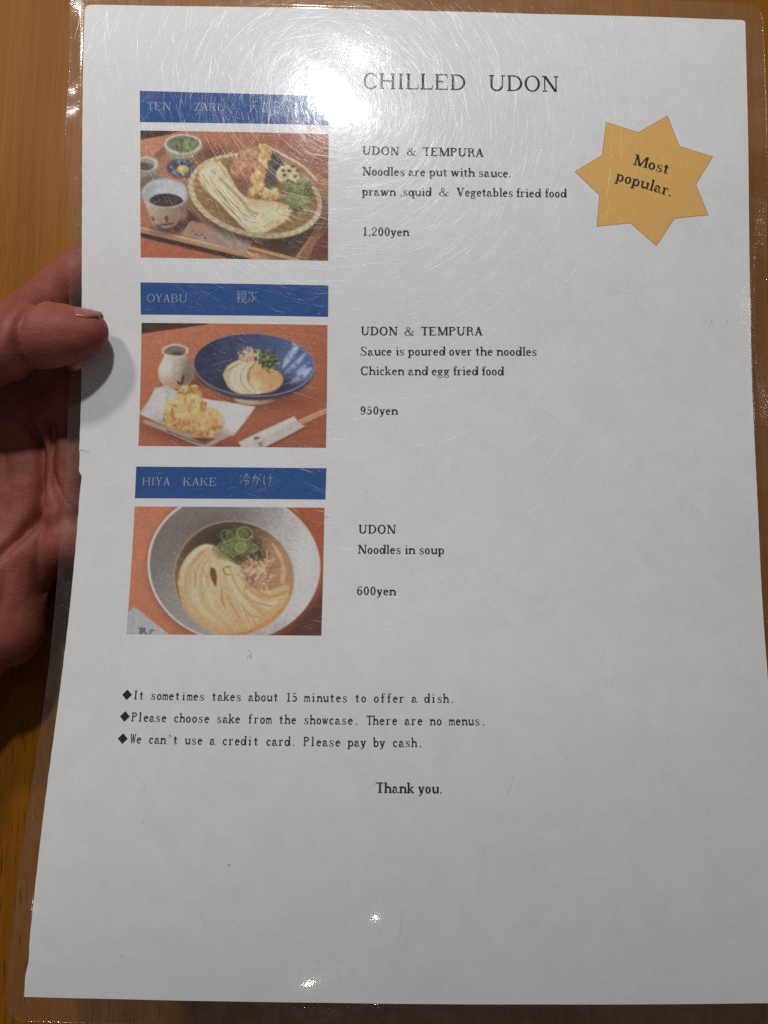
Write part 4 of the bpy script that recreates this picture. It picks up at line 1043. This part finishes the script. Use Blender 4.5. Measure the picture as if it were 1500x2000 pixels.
CAPS = [  # a, b, radius a, radius b, blend
    (J['thumb_tip'] + P3(-1.5, 0, .3), J['thumb_pad'], 5.6, 7.4, 2), (J['thumb_pad'], J['thumb_mid'], 7.4, 9.2, 3), (J['thumb_mid'], J['thumb_ip'], 9.2, 10.4, 3),
    (J['thumb_ip'] + P3(-5, -1, 0), J['thumb_mcp'], 12.6, 14.5, 2.2), (J['thumb_mcp'], J['cmc'], 14.5, 19, 8),
    (P3(-152, -34, 25), P3(-152, 20, 29), 15.5, 14.5, 7),
    (J['wrist'], J['mid_mcp'], 16, 13, 7), (J['wrist'], J['index_mcp'], 15, 12, 7), (J['wrist'], J['ring_mcp'], 16, 12.5, 7), (J['cmc'], J['wrist'], 18, 17, 9), (J['wrist'], J['fore'], 19, 27, 9),
    (P3(-150, -58, 24), P3(-136, -27, 25), 15, 13, 5), (P3(-134, -28, 26), P3(-135, -49, 25), 12.6, 13, 4),
    (J['index_mcp'], J['index_pip'], 11, 9.0, 5), (J['index_pip'], J['index_dip'], 9.0, 7.8, 2), (J['index_dip'], J['index_tip'], 7.8, 6.2, 2),
    (J['mid_mcp'], J['mid_pip'], 11.5, 9.2, 9), (J['mid_pip'], J['mid_dip'], 9.2, 8, 2), (J['mid_dip'], J['mid_tip'], 8, 6.4, 2),
    (J['ring_mcp'], J['ring_pip'], 11, 8.8, 9), (J['ring_pip'], J['ring_dip'], 8.8, 7.8, 2), (J['ring_dip'], J['ring_tip'], 7.8, 6.2, 2),
    (J['lit_mcp'], J['lit_pip'], 10, 7.8, 9), (J['lit_pip'], J['lit_dip'], 7.8, 6.9, 2), (J['lit_dip'], J['lit_tip'], 6.9, 5.6, 2),
    (P3(-124, 21, 26), P3(-110, 27, 26), 9.5, 8.5, 4), (P3(-142, 29, 26), P3(-119, 41, 28), 11.5, 10, 4),
    (P3(-130, 15, 24.5), P3(-130.5, -16, 26), 9, 9.5, 2.6), (P3(-118.5, 17, 25), P3(-117, -10, 25.5), 7.6, 8.4, 2.2),
]
CREASES = [  # run across the skin seen from above, depth, width, on the thumb (True) or on the palm
    ([(-112.8, 52), (-114.6, 44), (-115.6, 36), (-116.8, 30), (-120.5, 23)], 1.5, 1.2, True),
    ([(-117, 51), (-118.4, 43), (-119.4, 37)], .6, .8, True),
    ([(-108, 50.5), (-109.4, 45)], .45, .7, True),
    ([(-126.5, 19), (-124, 14), (-121.5, 6), (-121.2, -6), (-123.5, -14.5), (-131.3, -26.3), (-138, -33)], 2.4, 1.5, False),
    ([(-118.5, 18), (-118, 4), (-115, -5), (-109, -14)], 2.2, 1.3, False),
    ([(-119, -9), (-120.5, -24), (-122.5, -38)], .8, 1.0, False),
    ([(-128.5, -26), (-129.5, -38), (-132.5, -50)], .7, 1.1, False),
    ([(-134, 10), (-131.5, 0), (-131.5, -12)], .7, 1.0, False),
    ([(-112, 12), (-110, 2), (-106, -6)], .9, 1.0, False),
    ([(-138, 52), (-141, 45), (-141.5, 36)], .6, .9, True),
]
vox = .85
lo, hi = np.array([-232., -150, -3]), np.array([-36., 102, 78])
ax = [np.arange(lo[i], hi[i], vox) for i in range(3)]
GX, GY, GZ = np.meshgrid(*ax, indexing='ij')
GX, GY, GZ = GX.astype(np.float32), GY.astype(np.float32), GZ.astype(np.float32)
def seg_d(a, b):
    d = b - a
    t = np.clip(((GX - a[0]) * d[0] + (GY - a[1]) * d[1] + (GZ - a[2]) * d[2]) / (d @ d), 0, 1)
    return np.sqrt((GX - a[0] - t * d[0]) ** 2 + (GY - a[1] - t * d[1]) ** 2 + (GZ - a[2] - t * d[2]) ** 2), t
F = np.full(GX.shape, 60, np.float32)
for a, b, ra, rb, kb in CAPS:
    d, t = seg_d(a.astype(np.float32), b.astype(np.float32))
    d = d - (ra + (rb - ra) * t)
    h = np.clip(.5 + .5 * (F - d) / kb, 0, 1)
    F = F + (d - F) * h - kb * h * (1 - h)
def seg_flat(a, b):
    dx, dy = b[0] - a[0], b[1] - a[1]
    X, Y = GX[:, :, 0], GY[:, :, 0]
    t = np.clip(((X - a[0]) * dx + (Y - a[1]) * dy) / (dx * dx + dy * dy), 0, 1)
    return np.hypot(X - a[0] - t * dx, Y - a[1] - t * dy)
for line, depth, w, thumb in CREASES:
    L = [p[:2] for p in smooth_line([np.array(p) for p in line], 4)]
    d = np.minimum.reduce([seg_flat(L[i], L[i + 1]) for i in range(len(L) - 1)])
    groove = (depth * np.exp(-(d / w) ** 2))[:, :, None].astype(np.float32)
    F = F + groove * ((GZ > 47) if thumb else ((GZ > 24) & (GZ < 45)))
F = np.maximum(F, 1.2 - GZ)                                           # flattened where it rests on the table
F[:2] = np.maximum(F[:2], 1); F[:, :2] = np.maximum(F[:, :2], 1); F[:, :, :1] = 1   # closed where the arm leaves the place
# keep the fingers under and the thumb over the sheet
def sheet_z_grid():
    u = GX + PW / 2
    v = np.interp(-(GY - PH / 2), _cy, _v)
    return sheet_flat(u[:, :, 0], v[:, :, 0])[..., 2] + TABLE_GAP
zs = sheet_z_grid()[:, :, None]
under = np.where(GX > -110.5, np.abs(GZ - zs) * -1 + .62, -60)         # a thin cut where the laminate passes
F = np.maximum(F, under.astype(np.float32))
def surface_nets(F):
    S = F < 0
    nx, ny, nz = F.shape
    mixed = np.zeros((nx - 1, ny - 1, nz - 1), np.int8)
    for i in (0, 1):
        for j in (0, 1):
            for k in (0, 1): mixed += S[i:nx - 1 + i, j:ny - 1 + j, k:nz - 1 + k]
    cells = np.argwhere((mixed > 0) & (mixed < 8))
    idx = np.full(mixed.shape, -1, np.int64)
    idx[tuple(cells.T)] = np.arange(len(cells))
    acc = np.zeros((len(cells), 3)); cnt = np.zeros(len(cells))
    cor = [(i, j, k) for i in (0, 1) for j in (0, 1) for k in (0, 1)]
    val = {c: F[cells[:, 0] + c[0], cells[:, 1] + c[1], cells[:, 2] + c[2]] for c in cor}
    for a in cor:
        for d in range(3):
            if a[d]: continue
            b = tuple(1 if q == d else a[q] for q in range(3))
            fa, fb = val[a], val[b]
            m = (fa < 0) != (fb < 0)
            t = np.where(m, fa / np.where(m, fa - fb, 1), 0)
            p = np.array(a, float)[None] + t[:, None] * (np.array(b) - np.array(a))[None]
            acc[m] += p[m]; cnt[m] += 1
    verts = cells + acc / cnt[:, None]
    faces = []
    for d in range(3):
        e, f = [(1, 2), (2, 0), (0, 1)][d]
        sl0 = [slice(1, n - 1) for n in F.shape]; sl0[d] = slice(0, F.shape[d] - 1)
        sl1 = list(sl0); sl1[d] = slice(1, F.shape[d])
        A, B = S[tuple(sl0)], S[tuple(sl1)]
        for flag in (True, False):
            pos = np.argwhere((A != B) & (A == flag))
            off = np.ones(3, int); off[d] = 0
            c0 = pos + off
            de, df = np.zeros(3, int), np.zeros(3, int)
            de[e] = 1; df[f] = 1
            q = np.stack([idx[tuple((c0 - de - df).T)], idx[tuple((c0 - df).T)], idx[tuple(c0.T)], idx[tuple((c0 - de).T)]], 1)
            faces.append(q if flag else q[:, ::-1])
    return verts, np.concatenate(faces)
hv, hf = surface_nets(F)
hv = hv * vox + lo
def relax(v, f, n, lam):
    e = np.concatenate([f[:, [0, 1]], f[:, [1, 2]], f[:, [2, 3]], f[:, [3, 0]]])
    for _ in range(n):
        s = np.zeros_like(v); c = np.zeros(len(v))
        np.add.at(s, e[:, 0], v[e[:, 1]]); np.add.at(c, e[:, 0], 1)
        v = v + lam * (s / np.maximum(c, 1)[:, None] - v)
    return v
hv = relax(hv, hf, 2, .5)
def mat_skin():
    k = Nodes('skin')
    p = k.mapped()
    blot = k.noise(p, 110, 5, .62)
    fine = k.noise(p, 900, 3, .6)
    folds = k.noise(k.mapped((300, 900, 500)), 1.0, 2, .6, .6)
    c = k.ramp(blot, [(.3, (.215, .05, .035)), (.55, (.29, .08, .056)), (.75, (.375, .122, .088))])
    c = k.mix(k.math('MULTIPLY', fine, .25), c, (.16, .042, .032))
    b = k.n('ShaderNodeBump', Strength=.35, Distance=.0003, Height=folds)
    pores = k.n('ShaderNodeTexVoronoi', Vector=p, Scale=1300)
    b = k.n('ShaderNodeBump', Strength=.45, Distance=.00018, Height=fine, Normal=b)
    b = k.n('ShaderNodeBump', Strength=.35, Distance=.00016, Height=pores.outputs['Distance'], Normal=b)
    return k.done(k.n('ShaderNodeBsdfPrincipled', **{'Base Color': c, 'Roughness': .58, 'Specular IOR Level': .28, 'Subsurface Weight': .12,
        'Subsurface Radius': (.004, .0012, .0006), 'Subsurface Scale': 1.0, 'Normal': b}).outputs[0])
def mat_nail():
    k = Nodes('thumbnail')
    n = k.noise(k.mapped((1, 1, 1)), 300, 2, .5)
    c = k.mix(n, (.27, .088, .064), (.32, .115, .085))
    return k.done(k.n('ShaderNodeBsdfPrincipled', **{'Base Color': c, 'Roughness': .28, 'Specular IOR Level': .5}).outputs[0])
hand = mesh_obj('person', hv / 1000, hf, mat_skin(), None, True)
hand['label'] = 'bare left hand pinching the left edge of the menu, thumb on top and fingers beneath'
hand['category'] = 'person'
# thumbnail: a thin curved plate on the far side of the thumb tip
ta, tb = J['thumb_tip'], J['thumb_mid']
axis = (ta - tb) / np.linalg.norm(ta - tb)
nrm = P3(0, .95, .30); nrm -= axis * (nrm @ axis); nrm /= np.linalg.norm(nrm)
side = np.cross(axis, nrm)
rows, cols = 12, 11
outer, innr = [], []
for i in range(rows):
    s = i / (rows - 1)
    c0 = tb + (ta + axis * 2.6 - tb) * s
    rad = np.interp(s, [0, .4, .8, 1], [8.95, 7.9, 6.35, 5.3])
    half = np.interp(s, [0, .15, .8, 1], [34, 50, 54, 38])
    for j in range(cols):
        a = math.radians(half * (2 * j / (cols - 1) - 1))
        dirn = nrm * math.cos(a) + side * math.sin(a)
        outer.append(c0 + dirn * (rad + .35)); innr.append(c0 + dirn * (rad - .5))
fcs = grid_faces(rows, cols).tolist() + [f[::-1] for f in grid_faces(rows, cols, rows * cols).tolist()]
rim = [i for i in range(cols)] + [r * cols + cols - 1 for r in range(1, rows)] + [(rows - 1) * cols + c for c in range(cols - 2, -1, -1)] + [r * cols for r in range(rows - 2, 0, -1)]
for a, b in zip(rim, rim[1:] + rim[:1]): fcs.append((a, b, b + rows * cols, a + rows * cols))
mesh_obj('thumbnail', np.array(outer + innr) / 1000, fcs, mat_nail(), hand, True)
